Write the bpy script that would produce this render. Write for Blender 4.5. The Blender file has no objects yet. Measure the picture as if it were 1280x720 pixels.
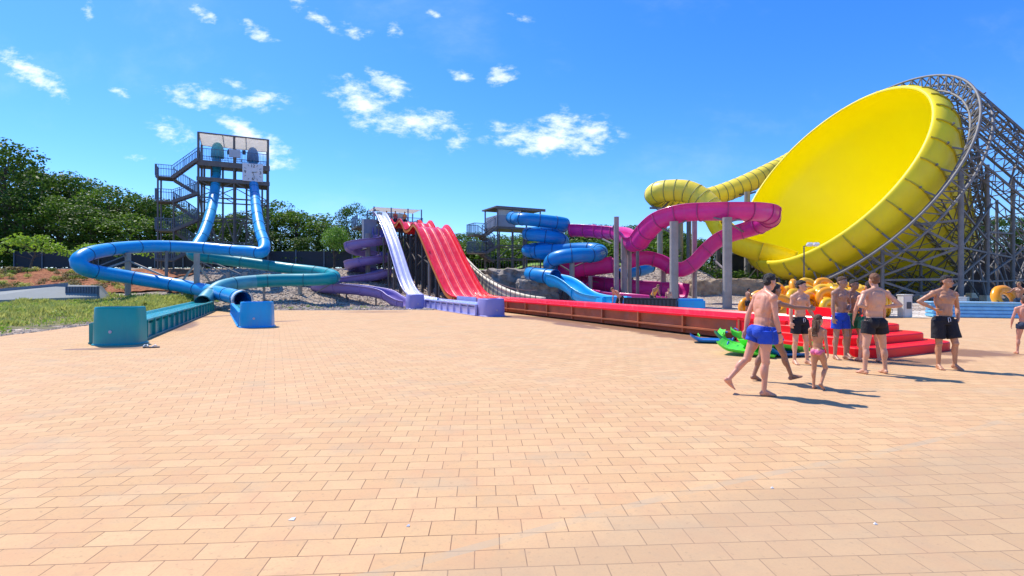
import bpy, bmesh, math, random
from mathutils import Vector, Matrix, Quaternion, noise as mnoise
import numpy as np
R = math.radians
V = Vector
random.seed(7)
sc = bpy.context.scene
COL = sc.collection
HC = 1.65                      # eye height; horizon line of the photograph is y=352 of 720
FPX = 640.0

# ------------------------------------------------------------------ camera
cd = bpy.data.cameras.new('camera'); cam = bpy.data.objects.new('camera', cd); COL.objects.link(cam)
cam.location = (0, 0, HC); cam.rotation_euler = (R(90), 0, 0)
cd.sensor_width = 36; cd.lens = 18.0; cd.shift_y = -8/1280; cd.clip_start = .1; cd.clip_end = 4000
sc.camera = cam
sc.render.engine = 'CYCLES'
sc.render.resolution_x = 1024; sc.render.resolution_y = 576

# ------------------------------------------------------------------ sun and sky
SUN_AZ = math.atan2(-.74, .67)      # clockwise from +Y
SUN_EL = R(57)
S_DIR = V((math.sin(SUN_AZ)*math.cos(SUN_EL), math.cos(SUN_AZ)*math.cos(SUN_EL), math.sin(SUN_EL)))
sl = bpy.data.lights.new('sun', 'SUN'); sl.energy = 4.6; sl.angle = R(.53); sl.color = (1, .93, .82)
so = bpy.data.objects.new('sun', sl); COL.objects.link(so)
so.rotation_euler = S_DIR.to_track_quat('Z', 'Y').to_euler(); so.location = (-30, 30, 60)
w = bpy.data.worlds.new('World'); sc.world = w; w.use_nodes = True
wn = w.node_tree; wn.nodes.clear()
def N(nt, t, **k):
    n = nt.nodes.new(t)
    for a, b in k.items(): setattr(n, a, b)
    return n
def LK(nt, a, b): nt.links.new(a, b)
def mth(nt, op, a, b=None, c=None, clamp=False):
    n = N(nt, 'ShaderNodeMath', operation=op); n.use_clamp = clamp
    for i, v in enumerate((a, b, c)):
        if v is None: continue
        if isinstance(v, (int, float)): n.inputs[i].default_value = v
        else: LK(nt, v, n.inputs[i])
    return n.outputs[0]
def build_world():
    nt = wn
    sky = N(nt, 'ShaderNodeTexSky', sky_type='NISHITA'); sky.sun_disc = False
    sky.sun_elevation = SUN_EL; sky.sun_rotation = SUN_AZ
    sky.altitude = 200; sky.air_density = 1.0; sky.dust_density = .35; sky.ozone_density = 3.0
    hs = N(nt, 'ShaderNodeHueSaturation'); hs.inputs['Saturation'].default_value = 1.16; hs.inputs['Value'].default_value = 1.45
    tint = N(nt, 'ShaderNodeMix', data_type='RGBA', blend_type='MULTIPLY'); tint.inputs[0].default_value = 1; LK(nt, sky.outputs[0], tint.inputs[6]); tint.inputs[7].default_value = (.66, .80, 1.12, 1)
    LK(nt, tint.outputs[2], hs.inputs['Color'])
    tc = N(nt, 'ShaderNodeTexCoord'); sp = N(nt, 'ShaderNodeSeparateXYZ'); LK(nt, tc.outputs['Generated'], sp.inputs[0])
    yy = mth(nt, 'MAXIMUM', sp.outputs[1], .02)
    u = mth(nt, 'DIVIDE', sp.outputs[0], yy); v = mth(nt, 'DIVIDE', sp.outputs[2], yy)
    cb = N(nt, 'ShaderNodeCombineXYZ'); LK(nt, u, cb.inputs[0]); LK(nt, v, cb.inputs[1])
    # warp
    wz = N(nt, 'ShaderNodeTexNoise'); wz.inputs['Scale'].default_value = 9; wz.inputs['Detail'].default_value = 3
    LK(nt, cb.outputs[0], wz.inputs['Vector'])
    wm = N(nt, 'ShaderNodeVectorMath', operation='SCALE'); wm.inputs['Scale'].default_value = .06
    ws = N(nt, 'ShaderNodeVectorMath', operation='SUBTRACT'); ws.inputs[1].default_value = (.5, .5, .5)
    LK(nt, wz.outputs['Color'], ws.inputs[0]); LK(nt, ws.outputs[0], wm.inputs[0])
    wp = N(nt, 'ShaderNodeVectorMath', operation='ADD'); LK(nt, cb.outputs[0], wp.inputs[0]); LK(nt, wm.outputs[0], wp.inputs[1])
    patches = [(35, 88, 52, 16, -28, 1), (72, 108, 22, 8, -40, .8), (146, 113, 19, 6, -15, .95), (245, 118, 50, 16, -5, .75), (325, 122, 40, 14, 8, .8),
               (293, 101, 18, 7, -20, .9), (303, 160, 30, 11, -25, 1.25), (338, 190, 34, 20, -40, .8), (215, 165, 34, 16, -30, .6),
               (450, 128, 44, 24, -30, .95), (520, 150, 66, 17, -8, 1), (486, 103, 34, 11, -15, .95), (690, 172, 78, 19, 2, 1.15), (702, 148, 24, 14, 0, 1.2), (742, 160, 26, 18, 0, .95), (578, 90, 16, 7, -10, 1),
               (628, 96, 20, 10, 10, .85), (322, 38, 26, 7, -20, .9), (254, 20, 20, 6, -25, .8), (372, 8, 18, 9, -40, .8), (400, 28, 24, 7, -25, .8),
               (440, 34, 22, 7, -15, .8), (107, 12, 9, 12, 0, .8), (493, 38, 10, 10, 0, .7), (575, 175, 14, 12, -50, .8), (625, 165, 22, 12, -40, .6), (172, 202, 22, 5, 0, .6), (540, 14, 16, 5, 0, .5), (648, 22, 18, 5, 0, .5)]
    acc = None
    for (px, py, rx, ry, an, st) in patches:
        a = N(nt, 'ShaderNodeVectorMath', operation='SUBTRACT'); a.inputs[1].default_value = ((px-640)/640, (352-py)/640, 0)
        LK(nt, wp.outputs[0], a.inputs[0])
        m = N(nt, 'ShaderNodeMapping', vector_type='TEXTURE'); m.inputs['Rotation'].default_value = (0, 0, R(an)); m.inputs['Scale'].default_value = (rx*1.35/640, ry*1.55/640, 1)
        LK(nt, a.outputs[0], m.inputs['Vector'])
        l = N(nt, 'ShaderNodeVectorMath', operation='LENGTH'); LK(nt, m.outputs[0], l.inputs[0])
        f = mth(nt, 'MULTIPLY_ADD', l.outputs['Value'], -st, st, clamp=True)
        acc = f if acc is None else mth(nt, 'MAXIMUM', acc, f)
    n1 = N(nt, 'ShaderNodeTexNoise'); n1.inputs['Scale'].default_value = 34; n1.inputs['Detail'].default_value = 9; n1.inputs['Roughness'].default_value = .66
    mp = N(nt, 'ShaderNodeMapping'); mp.inputs['Rotation'].default_value = (0, 0, R(22)); mp.inputs['Scale'].default_value = (.75, 1.5, 1)
    LK(nt, cb.outputs[0], mp.inputs[0]); LK(nt, mp.outputs[0], n1.inputs['Vector'])
    q = mth(nt, 'MULTIPLY_ADD', mth(nt, 'SUBTRACT', n1.outputs['Fac'], .5), 2.6, mth(nt, 'MULTIPLY_ADD', acc, .95, -.12))
    mr = N(nt, 'ShaderNodeMapRange', interpolation_type='SMOOTHSTEP'); mr.inputs['From Min'].default_value = .0; mr.inputs['From Max'].default_value = 1.05
    LK(nt, q, mr.inputs['Value'])
    gate = N(nt, 'ShaderNodeMapRange', interpolation_type='SMOOTHSTEP'); gate.inputs['From Min'].default_value = 0; gate.inputs['From Max'].default_value = .3; LK(nt, acc, gate.inputs['Value'])
    fr = mth(nt, 'MULTIPLY', mth(nt, 'MULTIPLY', mr.outputs[0], gate.outputs[0]), mth(nt, 'GREATER_THAN', sp.outputs[1], .05))
    # thin veil of cirrus
    n2 = N(nt, 'ShaderNodeTexNoise'); n2.inputs['Scale'].default_value = 3.2; n2.inputs['Detail'].default_value = 7; n2.inputs['Roughness'].default_value = .62
    mp2 = N(nt, 'ShaderNodeMapping'); mp2.inputs['Rotation'].default_value = (0, 0, R(25)); mp2.inputs['Scale'].default_value = (.6, 1.7, 1.4)
    LK(nt, tc.outputs['Generated'], mp2.inputs[0]); LK(nt, mp2.outputs[0], n2.inputs['Vector'])
    veil = N(nt, 'ShaderNodeMapRange', interpolation_type='SMOOTHSTEP'); veil.inputs['From Min'].default_value = .5; veil.inputs['From Max'].default_value = .85; veil.inputs['To Max'].default_value = .24
    LK(nt, n2.outputs['Fac'], veil.inputs['Value'])
    fac = mth(nt, 'MAXIMUM', fr, veil.outputs[0])
    fac = mth(nt, 'MULTIPLY', fac, .93)
    mx = N(nt, 'ShaderNodeMix', data_type='RGBA'); LK(nt, fac, mx.inputs[0]); LK(nt, hs.outputs[0], mx.inputs[6])
    mx.inputs[7].default_value = (7.6, 8.4, 9.2, 1)
    bg = N(nt, 'ShaderNodeBackground'); bg.inputs['Strength'].default_value = .12; LK(nt, mx.outputs[2], bg.inputs[0])
    o = N(nt, 'ShaderNodeOutputWorld'); LK(nt, bg.outputs[0], o.inputs[0])
build_world()
sc.view_settings.view_transform = 'Standard'; sc.view_settings.look = 'None'
sc.view_settings.exposure = .33; sc.view_settings.gamma = 1; sc.view_settings.use_curve_mapping = False

# ------------------------------------------------------------------ coordinates
def P(px, py, Y): return V(((px-640)/FPX*Y, Y, HC+(352-py)/FPX*Y))
def PP(l): return [P(*a) for a in l]
def sstep(a, b, x):
    t = min(1, max(0, (x-a)/(b-a))); return t*t*(3-2*t)
def lut(t, x):
    for (a, va), (b, vb) in zip(t, t[1:]):
        if x <= b: return va if x <= a else va+(vb-va)*(x-a)/(b-a)
    return t[-1][1]
def edge_x(Y): return -15.4-.145*(max(Y, 5)-15.5)
def terrain(x, y):
    fl = lut([(29.3, 0), (32, .4), (38, 1.35), (45, 2.6), (50, 2.95), (60, 3.1), (400, 12)], y-8*sstep(-17, -6, x))
    fr = lut([(44, 0), (56, 3.4), (62, 3.9), (400, 14)], y)
    ff = lut([(66, 0), (73, 3.6), (400, 14)], y)
    a = sstep(-.3, 2.6, x); h = fl*(1-a)+fr*a
    b = sstep(19, 25, x); h = h*(1-b)+ff*b
    d = edge_x(y)-x
    if d > 0: h += .34*sstep(0, 3.5, d)*(1-sstep(30, 36, y))
    return h

# ------------------------------------------------------------------ materials
MATS = {}
def mat(name, col, rough=.5, var=.08, scale=3.0, bump=0, bscale=None, metal=0, spec=.5, coat=0, dirt=0, trans=0, sss=0, detail=5, streak=0):
    if name in MATS: return MATS[name]
    m = bpy.data.materials.new(name); m.use_nodes = True; nt = m.node_tree
    b = nt.nodes['Principled BSDF']
    g = N(nt, 'ShaderNodeNewGeometry'); c = g.outputs['Position']
    n = N(nt, 'ShaderNodeTexNoise'); n.inputs['Scale'].default_value = scale; n.inputs['Detail'].default_value = detail; n.inputs['Roughness'].default_value = .6
    LK(nt, c, n.inputs['Vector'])
    cr = N(nt, 'ShaderNodeValToRGB'); cr.color_ramp.elements[0].position = .3; cr.color_ramp.elements[1].position = .7
    cr.color_ramp.elements[0].color = (*[max(0, x*(1-var)) for x in col], 1)
    cr.color_ramp.elements[1].color = (*[min(1, x*(1+var)) for x in col], 1)
    LK(nt, n.outputs['Fac'], cr.inputs[0]); out = cr.outputs[0]
    if dirt or streak:
        n3 = N(nt, 'ShaderNodeTexNoise'); n3.inputs['Scale'].default_value = 1.1; n3.inputs['Detail'].default_value = 8; n3.inputs['Roughness'].default_value = .7
        mp = N(nt, 'ShaderNodeMapping'); mp.inputs['Scale'].default_value = (3, 3, .5) if streak else (1, 1, 1)
        LK(nt, c, mp.inputs[0]); LK(nt, mp.outputs[0], n3.inputs['Vector'])
        mr = N(nt, 'ShaderNodeMapRange'); mr.inputs['From Min'].default_value = .5; mr.inputs['From Max'].default_value = .75; mr.inputs['To Max'].default_value = dirt or streak
        LK(nt, n3.outputs['Fac'], mr.inputs['Value'])
        mx = N(nt, 'ShaderNodeMix', data_type='RGBA'); LK(nt, mr.outputs[0], mx.inputs[0]); LK(nt, out, mx.inputs[6])
        gcol = [x*.45+.12 for x in col]
        mx.inputs[7].default_value = (*gcol, 1); out = mx.outputs[2]
    LK(nt, out, b.inputs['Base Color'])
    mr2 = N(nt, 'ShaderNodeMapRange'); mr2.inputs['To Min'].default_value = max(.02, rough-.08); mr2.inputs['To Max'].default_value = min(1, rough+.1)
    LK(nt, n.outputs['Fac'], mr2.inputs['Value']); LK(nt, mr2.outputs[0], b.inputs['Roughness'])
    b.inputs['Metallic'].default_value = metal; b.inputs['Specular IOR Level'].default_value = spec
    b.inputs['Coat Weight'].default_value = coat; b.inputs['Coat Roughness'].default_value = .12
    if sss:
        b.inputs['Subsurface Weight'].default_value = sss; b.inputs['Subsurface Radius'].default_value = (.02, .008, .004); b.inputs['Subsurface Scale'].default_value = 1
    if trans:
        tr = N(nt, 'ShaderNodeBsdfTranslucent'); ms = N(nt, 'ShaderNodeMixShader'); ms.inputs[0].default_value = trans
        LK(nt, out, tr.inputs[0]); LK(nt, b.outputs[0], ms.inputs[1]); LK(nt, tr.outputs[0], ms.inputs[2])
        LK(nt, ms.outputs[0], nt.nodes['Material Output'].inputs[0])
    if bump:
        n4 = N(nt, 'ShaderNodeTexNoise'); n4.inputs['Scale'].default_value = bscale or scale*4; n4.inputs['Detail'].default_value = 6
        LK(nt, c, n4.inputs['Vector'])
        bp = N(nt, 'ShaderNodeBump'); bp.inputs['Strength'].default_value = bump; bp.inputs['Distance'].default_value = .05
        LK(nt, n4.outputs['Fac'], bp.inputs['Height']); LK(nt, bp.outputs[0], b.inputs['Normal'])
    MATS[name] = m; return m
fib = dict(rough=.36, var=.10, scale=.8, coat=.15, spec=.35, streak=.30)
BLUE = mat('blue_fibreglass', (.002, .34, .72), **fib)
BLUE2 = mat('deep_blue_fibreglass', (.003, .24, .58), **fib)
LBLUE = mat('light_blue_fibreglass', (.01, .42, .88), **fib)
TEAL = mat('teal_fibreglass', (.0, .30, .31), **fib)
TEALW = mat('teal_worn_fibreglass', (.07, .36, .42), rough=.4, var=.16, scale=1.5, streak=.5)
TEALB = mat('teal_blue_fibreglass', (.03, .40, .66), **fib)
PINK = mat('pink_fibreglass', (.70, .03, .27), **fib)
PINKL = mat('light_pink_fibreglass', (.78, .16, .50), **fib)
TUBP = mat('tub_purple_fibreglass', (.25, .24, .55), rough=.45, var=.08, scale=1.2, streak=.2)
PURP = mat('purple_fibreglass', (.25, .18, .46), rough=.4, var=.12, scale=1.2, streak=.35)
LAV = mat('lavender_fibreglass', (.42, .43, .76), rough=.35, var=.1, coat=.3, streak=.2)
PALE = mat('pale_lavender_fibreglass', (.60, .62, .86), rough=.3, var=.1, coat=.3, streak=.3)
RED = mat('red_fibreglass', (.95, .006, .015), rough=.45, var=.06, scale=1.2, spec=.25, streak=.10)
ORNG = mat('weathered_orange_fibreglass', (.42, .115, .04), rough=.6, var=.25, scale=1.4, dirt=.5)
ORNE = mat('orange_edge', (.75, .22, .04), rough=.5, var=.15)
YEL = mat('yellow_fibreglass', (1, .86, .0), rough=.36, var=.025, scale=.35, spec=.35, streak=.05)
YELO = mat('outer_yellow_fibreglass', (1, .74, .005), rough=.45, var=.08, scale=.6, streak=.2)
YELT = mat('pale_yellow_fibreglass', (1, .74, .06), rough=.42, var=.08, scale=.8, streak=.2)
SEAMB = mat('seam_blue', (.004, .07, .20), rough=.6)
SEAMT = mat('seam_teal', (.01, .13, .16), rough=.6)
SEAM = mat('seam_dark', (.05, .07, .10), rough=.6)
SEAMY = mat('seam_yellow', (.52, .43, .03), rough=.6)
SEAMP = mat('seam_pink', (.42, .05, .20), rough=.6)
STEEL = mat('galvanised_steel', (.20, .19, .18), rough=.6, var=.22, scale=2.5, metal=.1, streak=.3)
STEELD = mat('dark_steel', (.145, .13, .118), rough=.55, var=.2, metal=.2, streak=.3)
STEELG = mat('weathered_steel', (.155, .142, .13), rough=.65, var=.25, scale=2, streak=.3)
STEELC = mat('column_dark', (.06, .06, .06), rough=.6, var=.25, streak=.3)
STEELB = mat('blue_grey_steel', (.14, .18, .24), rough=.5, var=.2, metal=.2)
CONC = mat('concrete_column', (.33, .30, .26), rough=.8, var=.15, scale=2, streak=.4, bump=.1)
CREAM = mat('cream_panel', (.86, .76, .54), rough=.6, var=.08, streak=.15)
CANV = mat('canvas_shade', (.84, .82, .78), rough=.85, var=.05, trans=.6)
WHITE = mat('white_panel', (.75, .77, .78), rough=.5, var=.04)
BLACK = mat('black_plastic', (.02, .02, .022), rough=.45)
CHAR = mat('charcoal_plastic', (.05, .055, .065), rough=.5)
GREEN = mat('green_mat', (.10, .72, .04), rough=.4, var=.06)
MBLUE = mat('blue_mat', (.01, .16, .5), rough=.4, var=.08)
ORING = mat('orange_ring', (1, .36, .004), rough=.3, var=.05, coat=.3)
YRING = mat('amber_ring', (1, .52, .01), rough=.3, var=.05, coat=.3)
WATER = mat('white_water', (.75, .85, .9), rough=.25, var=.2, scale=14, bump=.5)
AQUA = mat('aqua_water', (.10, .55, .62), rough=.08, var=.3, scale=9, bump=.35, bscale=12)
POOL = mat('pool_blue_panel', (.16, .50, .78), rough=.4, var=.12, scale=4, streak=.15)
ROCK = mat('rock', (.27, .23, .19), rough=.95, var=.4, scale=2.2, bump=.8, bscale=5)
ROCKB = mat('brown_rock', (.36, .26, .16), rough=.95, var=.4, scale=1.6, bump=.8, bscale=5)
BARK = mat('bark', (.10, .075, .055), rough=.95, var=.3, bump=.6)
def leafmat(name, a, b):
    m = bpy.data.materials.new(name); m.use_nodes = True; nt = m.node_tree; p = nt.nodes['Principled BSDF']
    g = N(nt, 'ShaderNodeNewGeometry'); oi = N(nt, 'ShaderNodeObjectInfo')
    n = N(nt, 'ShaderNodeTexNoise'); n.inputs['Scale'].default_value = .35; n.inputs['Detail'].default_value = 3; LK(nt, g.outputs['Position'], n.inputs['Vector'])
    s = mth(nt, 'ADD', mth(nt, 'MULTIPLY', g.outputs['Random Per Island'], .55), mth(nt, 'MULTIPLY', n.outputs['Fac'], .5))
    s = mth(nt, 'ADD', s, mth(nt, 'MULTIPLY', oi.outputs['Random'], .28)); s = mth(nt, 'SUBTRACT', s, .16, clamp=True)
    mx = N(nt, 'ShaderNodeMix', data_type='RGBA'); LK(nt, s, mx.inputs[0]); mx.inputs[6].default_value = (*a, 1); mx.inputs[7].default_value = (*b, 1)
    LK(nt, mx.outputs[2], p.inputs['Base Color']); p.inputs['Roughness'].default_value = .55; p.inputs['Specular IOR Level'].default_value = .3
    tr = N(nt, 'ShaderNodeBsdfTranslucent'); ms = N(nt, 'ShaderNodeMixShader'); ms.inputs[0].default_value = .38
    LK(nt, mx.outputs[2], tr.inputs[0]); LK(nt, p.outputs[0], ms.inputs[1]); LK(nt, tr.outputs[0], ms.inputs[2]); LK(nt, ms.outputs[0], nt.nodes['Material Output'].inputs[0])
    return m
LEAFD = leafmat('leaf_dark', (.025, .07, .010), (.12, .22, .022))
LEAFM = leafmat('leaf_mid', (.04, .10, .010), (.17, .30, .025))
LEAFL = leafmat('leaf_light', (.16, .32, .02), (.38, .56, .05))
LEAFP = leafmat('leaf_pine', (.12, .27, .03), (.26, .46, .06))
GRASS = leafmat('grass_blade', (.30, .40, .05), (.74, .70, .22))
DRYG = leafmat('dry_tuft', (.16, .12, .05), (.34, .30, .12))

def paver_mat():
    m = bpy.data.materials.new('pavers'); m.use_nodes = True; nt = m.node_tree; b = nt.nodes['Principled BSDF']
    g = N(nt, 'ShaderNodeNewGeometry'); pos = g.outputs['Position']
    wn_ = N(nt, 'ShaderNodeTexNoise'); wn_.inputs['Scale'].default_value = .6; LK(nt, pos, wn_.inputs['Vector'])
    w1 = N(nt, 'ShaderNodeVectorMath', operation='SCALE'); w1.inputs['Scale'].default_value = .05; LK(nt, wn_.outputs['Color'], w1.inputs[0])
    pw = N(nt, 'ShaderNodeVectorMath', operation='ADD'); LK(nt, pos, pw.inputs[0]); LK(nt, w1.outputs[0], pw.inputs[1])
    def brick(rot, off):
        mp = N(nt, 'ShaderNodeMapping'); mp.inputs['Rotation'].default_value = (0, 0, rot); mp.inputs['Location'].default_value = off
        LK(nt, pw.outputs[0], mp.inputs[0])
        t = N(nt, 'ShaderNodeTexBrick'); t.offset = .5; t.inputs['Scale'].default_value = 1
        t.inputs['Brick Width'].default_value = .305; t.inputs['Row Height'].default_value = .198
        t.inputs['Mortar Size'].default_value = .0038; t.inputs['Mortar Smooth'].default_value = .25; t.inputs['Bias'].default_value = -.1
        t.inputs['Color1'].default_value = (.595, .368, .180, 1); t.inputs['Color2'].default_value = (.675, .438, .222, 1)
        t.inputs['Mortar'].default_value = (.15, .08, .045, 1)
        LK(nt, mp.outputs[0], t.inputs['Vector']); return t
    b1 = brick(R(-3.6), (0, 0, 0)); b2 = brick(R(-25), (.1, .05, 0))
    # border between the two laying directions is a gentle arc
    sp = N(nt, 'ShaderNodeSeparateXYZ'); LK(nt, pos, sp.inputs[0])
    arc = mth(nt, 'SUBTRACT', sp.outputs[1], mth(nt, 'MULTIPLY_ADD', sp.outputs[0], .47, 7.7))
    z = mth(nt, 'GREATER_THAN', arc, 0)
    mc = N(nt, 'ShaderNodeMix', data_type='RGBA'); LK(nt, z, mc.inputs[0]); LK(nt, b1.outputs[0], mc.inputs[6]); LK(nt, b2.outputs[0], mc.inputs[7])
    mf = N(nt, 'ShaderNodeMix', data_type='FLOAT'); LK(nt, z, mf.inputs[0]); LK(nt, b1.outputs['Fac'], mf.inputs[2]); LK(nt, b2.outputs['Fac'], mf.inputs[3])
    col = mc.outputs[2]
    def blend(col, fac, c, typ='MIX'):
        x = N(nt, 'ShaderNodeMix', data_type='RGBA', blend_type=typ); LK(nt, fac, x.inputs[0]); LK(nt, col, x.inputs[6]); x.inputs[7].default_value = (*c, 1); return x.outputs[2]
    def nz(scale, lo, hi, to, det=6, stretch=None, rough=.6):
        n = N(nt, 'ShaderNodeTexNoise'); n.inputs['Scale'].default_value = scale; n.inputs['Detail'].default_value = det; n.inputs['Roughness'].default_value = rough
        if stretch:
            mp = N(nt, 'ShaderNodeMapping'); mp.inputs['Scale'].default_value = stretch; LK(nt, pos, mp.inputs[0]); LK(nt, mp.outputs[0], n.inputs['Vector'])
        else: LK(nt, pos, n.inputs['Vector'])
        r = N(nt, 'ShaderNodeMapRange'); r.inputs['From Min'].default_value = lo; r.inputs['From Max'].default_value = hi; r.inputs['To Max'].default_value = to
        LK(nt, n.outputs['Fac'], r.inputs['Value']); return r.outputs[0]
    col = blend(col, nz(.35, .38, .7, .30), (.72, .43, .24))            # warmer areas
    col = blend(col, nz(.9, .54, .68, .42, 7, (1, 1.8, 1)), (.44, .36, .24))             # dusty greyer areas
    col = blend(col, nz(60, .45, .75, .25), (.36, .23, .15))           # grit
    col = blend(col, nz(5, .60, .74, .35, 8), (.33, .24, .17))          # small stains
    col = blend(col, nz(2.2, .46, .70, .45, 7), (.57, .31, .17))
    col = blend(col, nz(7, .50, .72, .40, 5), (.48, .33, .19))
    col = blend(col, nz(23, .60, .70, .45, 4), (.34, .22, .13))
    # greyer paving on the lower right of the old joint line
    ln = mth(nt, 'SUBTRACT', sp.outputs[1], mth(nt, 'ADD', mth(nt, 'MULTIPLY_ADD', sp.outputs[0], .475, 3.30), mth(nt, 'MULTIPLY', mth(nt, 'SINE', mth(nt, 'MULTIPLY', sp.outputs[0], 1.1)), .06)))
    bz = N(nt, 'ShaderNodeMapRange', interpolation_type='SMOOTHSTEP'); bz.inputs['From Min'].default_value = .12; bz.inputs['From Max'].default_value = -.5; LK(nt, mth(nt, 'ADD', ln, mth(nt, 'MULTIPLY_ADD', nz(1.5, 0, 1, 1), .5, -.25)), bz.inputs['Value']); below = bz.outputs[0]
    col = blend(col, mth(nt, 'MULTIPLY', below, .46), (.40, .285, .175))
    band = mth(nt, 'LESS_THAN', mth(nt, 'ABSOLUTE', ln), .045)
    col = blend(col, mth(nt, 'MULTIPLY', band, mth(nt, 'MULTIPLY', nz(2.2, .35, .62, 1), .42)), (.40, .37, .27))
    # wet stains around slide ends
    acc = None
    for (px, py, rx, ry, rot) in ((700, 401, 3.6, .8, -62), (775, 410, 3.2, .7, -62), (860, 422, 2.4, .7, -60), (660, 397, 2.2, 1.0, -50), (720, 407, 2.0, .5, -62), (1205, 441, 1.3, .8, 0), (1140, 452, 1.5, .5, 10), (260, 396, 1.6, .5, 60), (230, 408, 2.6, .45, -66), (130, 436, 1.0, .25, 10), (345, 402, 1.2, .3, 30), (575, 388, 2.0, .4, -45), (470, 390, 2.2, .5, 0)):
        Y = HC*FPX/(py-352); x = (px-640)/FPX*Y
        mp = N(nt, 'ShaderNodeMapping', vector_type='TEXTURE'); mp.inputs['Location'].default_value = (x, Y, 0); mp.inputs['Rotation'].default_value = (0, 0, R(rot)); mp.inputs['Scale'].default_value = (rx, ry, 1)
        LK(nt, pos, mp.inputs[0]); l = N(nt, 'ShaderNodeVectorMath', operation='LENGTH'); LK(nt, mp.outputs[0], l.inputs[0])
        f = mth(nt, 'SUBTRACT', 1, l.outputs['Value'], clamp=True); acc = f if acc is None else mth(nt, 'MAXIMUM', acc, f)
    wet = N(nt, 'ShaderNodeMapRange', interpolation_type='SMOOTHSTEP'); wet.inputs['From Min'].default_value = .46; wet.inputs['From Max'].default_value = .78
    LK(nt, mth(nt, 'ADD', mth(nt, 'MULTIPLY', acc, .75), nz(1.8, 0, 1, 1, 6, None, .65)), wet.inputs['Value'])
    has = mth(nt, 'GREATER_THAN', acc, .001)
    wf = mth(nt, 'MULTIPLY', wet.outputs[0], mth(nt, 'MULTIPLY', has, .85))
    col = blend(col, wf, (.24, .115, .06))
    LK(nt, col, b.inputs['Base Color'])
    LK(nt, mth(nt, 'MULTIPLY_ADD', wf, -.45, .86), b.inputs['Roughness']); b.inputs['Specular IOR Level'].default_value = .25
    bp = N(nt, 'ShaderNodeBump'); bp.inputs['Strength'].default_value = .35; bp.inputs['Distance'].default_value = .004; bp.invert = True
    n5 = N(nt, 'ShaderNodeTexNoise'); n5.inputs['Scale'].default_value = 90; n5.inputs['Detail'].default_value = 3; LK(nt, pos, n5.inputs['Vector'])
    LK(nt, mth(nt, 'ADD', mf.outputs[0], mth(nt, 'MULTIPLY', n5.outputs['Fac'], .3)), bp.inputs['Height']); LK(nt, bp.outputs[0], b.inputs['Normal'])
    return m
def gravel_mat(name, cols, scale=9.0, bump=.9):
    m = bpy.data.materials.new(name); m.use_nodes = True; nt = m.node_tree; b = nt.nodes['Principled BSDF']
    g = N(nt, 'ShaderNodeNewGeometry'); pos = g.outputs['Position']
    v = N(nt, 'ShaderNodeTexVoronoi'); v.inputs['Scale'].default_value = scale; LK(nt, pos, v.inputs['Vector'])
    s = N(nt, 'ShaderNodeSeparateColor'); LK(nt, v.outputs['Color'], s.inputs[0])
    cr = N(nt, 'ShaderNodeValToRGB'); e = cr.color_ramp.elements
    e[0].color = (*cols[0], 1); e[1].color = (*cols[-1], 1)
    for i, c in enumerate(cols[1:-1]): x = e.new((i+1)/(len(cols)-1)); x.color = (*c, 1)
    LK(nt, s.outputs[0], cr.inputs[0])
    n = N(nt, 'ShaderNodeTexNoise'); n.inputs['Scale'].default_value = .5; n.inputs['Detail'].default_value = 6; LK(nt, pos, n.inputs['Vector'])
    hs = N(nt, 'ShaderNodeHueSaturation'); LK(nt, cr.outputs[0], hs.inputs['Color']); LK(nt, mth(nt, 'MULTIPLY_ADD', n.outputs['Fac'], .9, .5), hs.inputs['Value'])
    LK(nt, hs.outputs[0], b.inputs['Base Color']); b.inputs['Roughness'].default_value = .95; b.inputs['Specular IOR Level'].default_value = .2
    bp = N(nt, 'ShaderNodeBump'); bp.inputs['Strength'].default_value = bump; bp.inputs['Distance'].default_value = .1; bp.invert = True
    LK(nt, v.outputs['Distance'], bp.inputs['Height']); LK(nt, bp.outputs[0], b.inputs['Normal'])
    return m
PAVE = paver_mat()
GRAV = gravel_mat('gravel', [(.22, .165, .12), (.40, .31, .235), (.54, .43, .33), (.32, .25, .20), (.62, .54, .44)])
STONE = gravel_mat('loose_stone', [(.24, .18, .14), (.46, .36, .28), (.60, .50, .40), (.34, .27, .22)], 3, .3)
PALEG = gravel_mat('pale_gravel', [(.45, .38, .30), (.62, .55, .46), (.72, .66, .58)], 12, .4)
SOIL = gravel_mat('red_soil', [(.20, .065, .028), (.34, .12, .05), (.42, .18, .08)], 7, .8)

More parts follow.
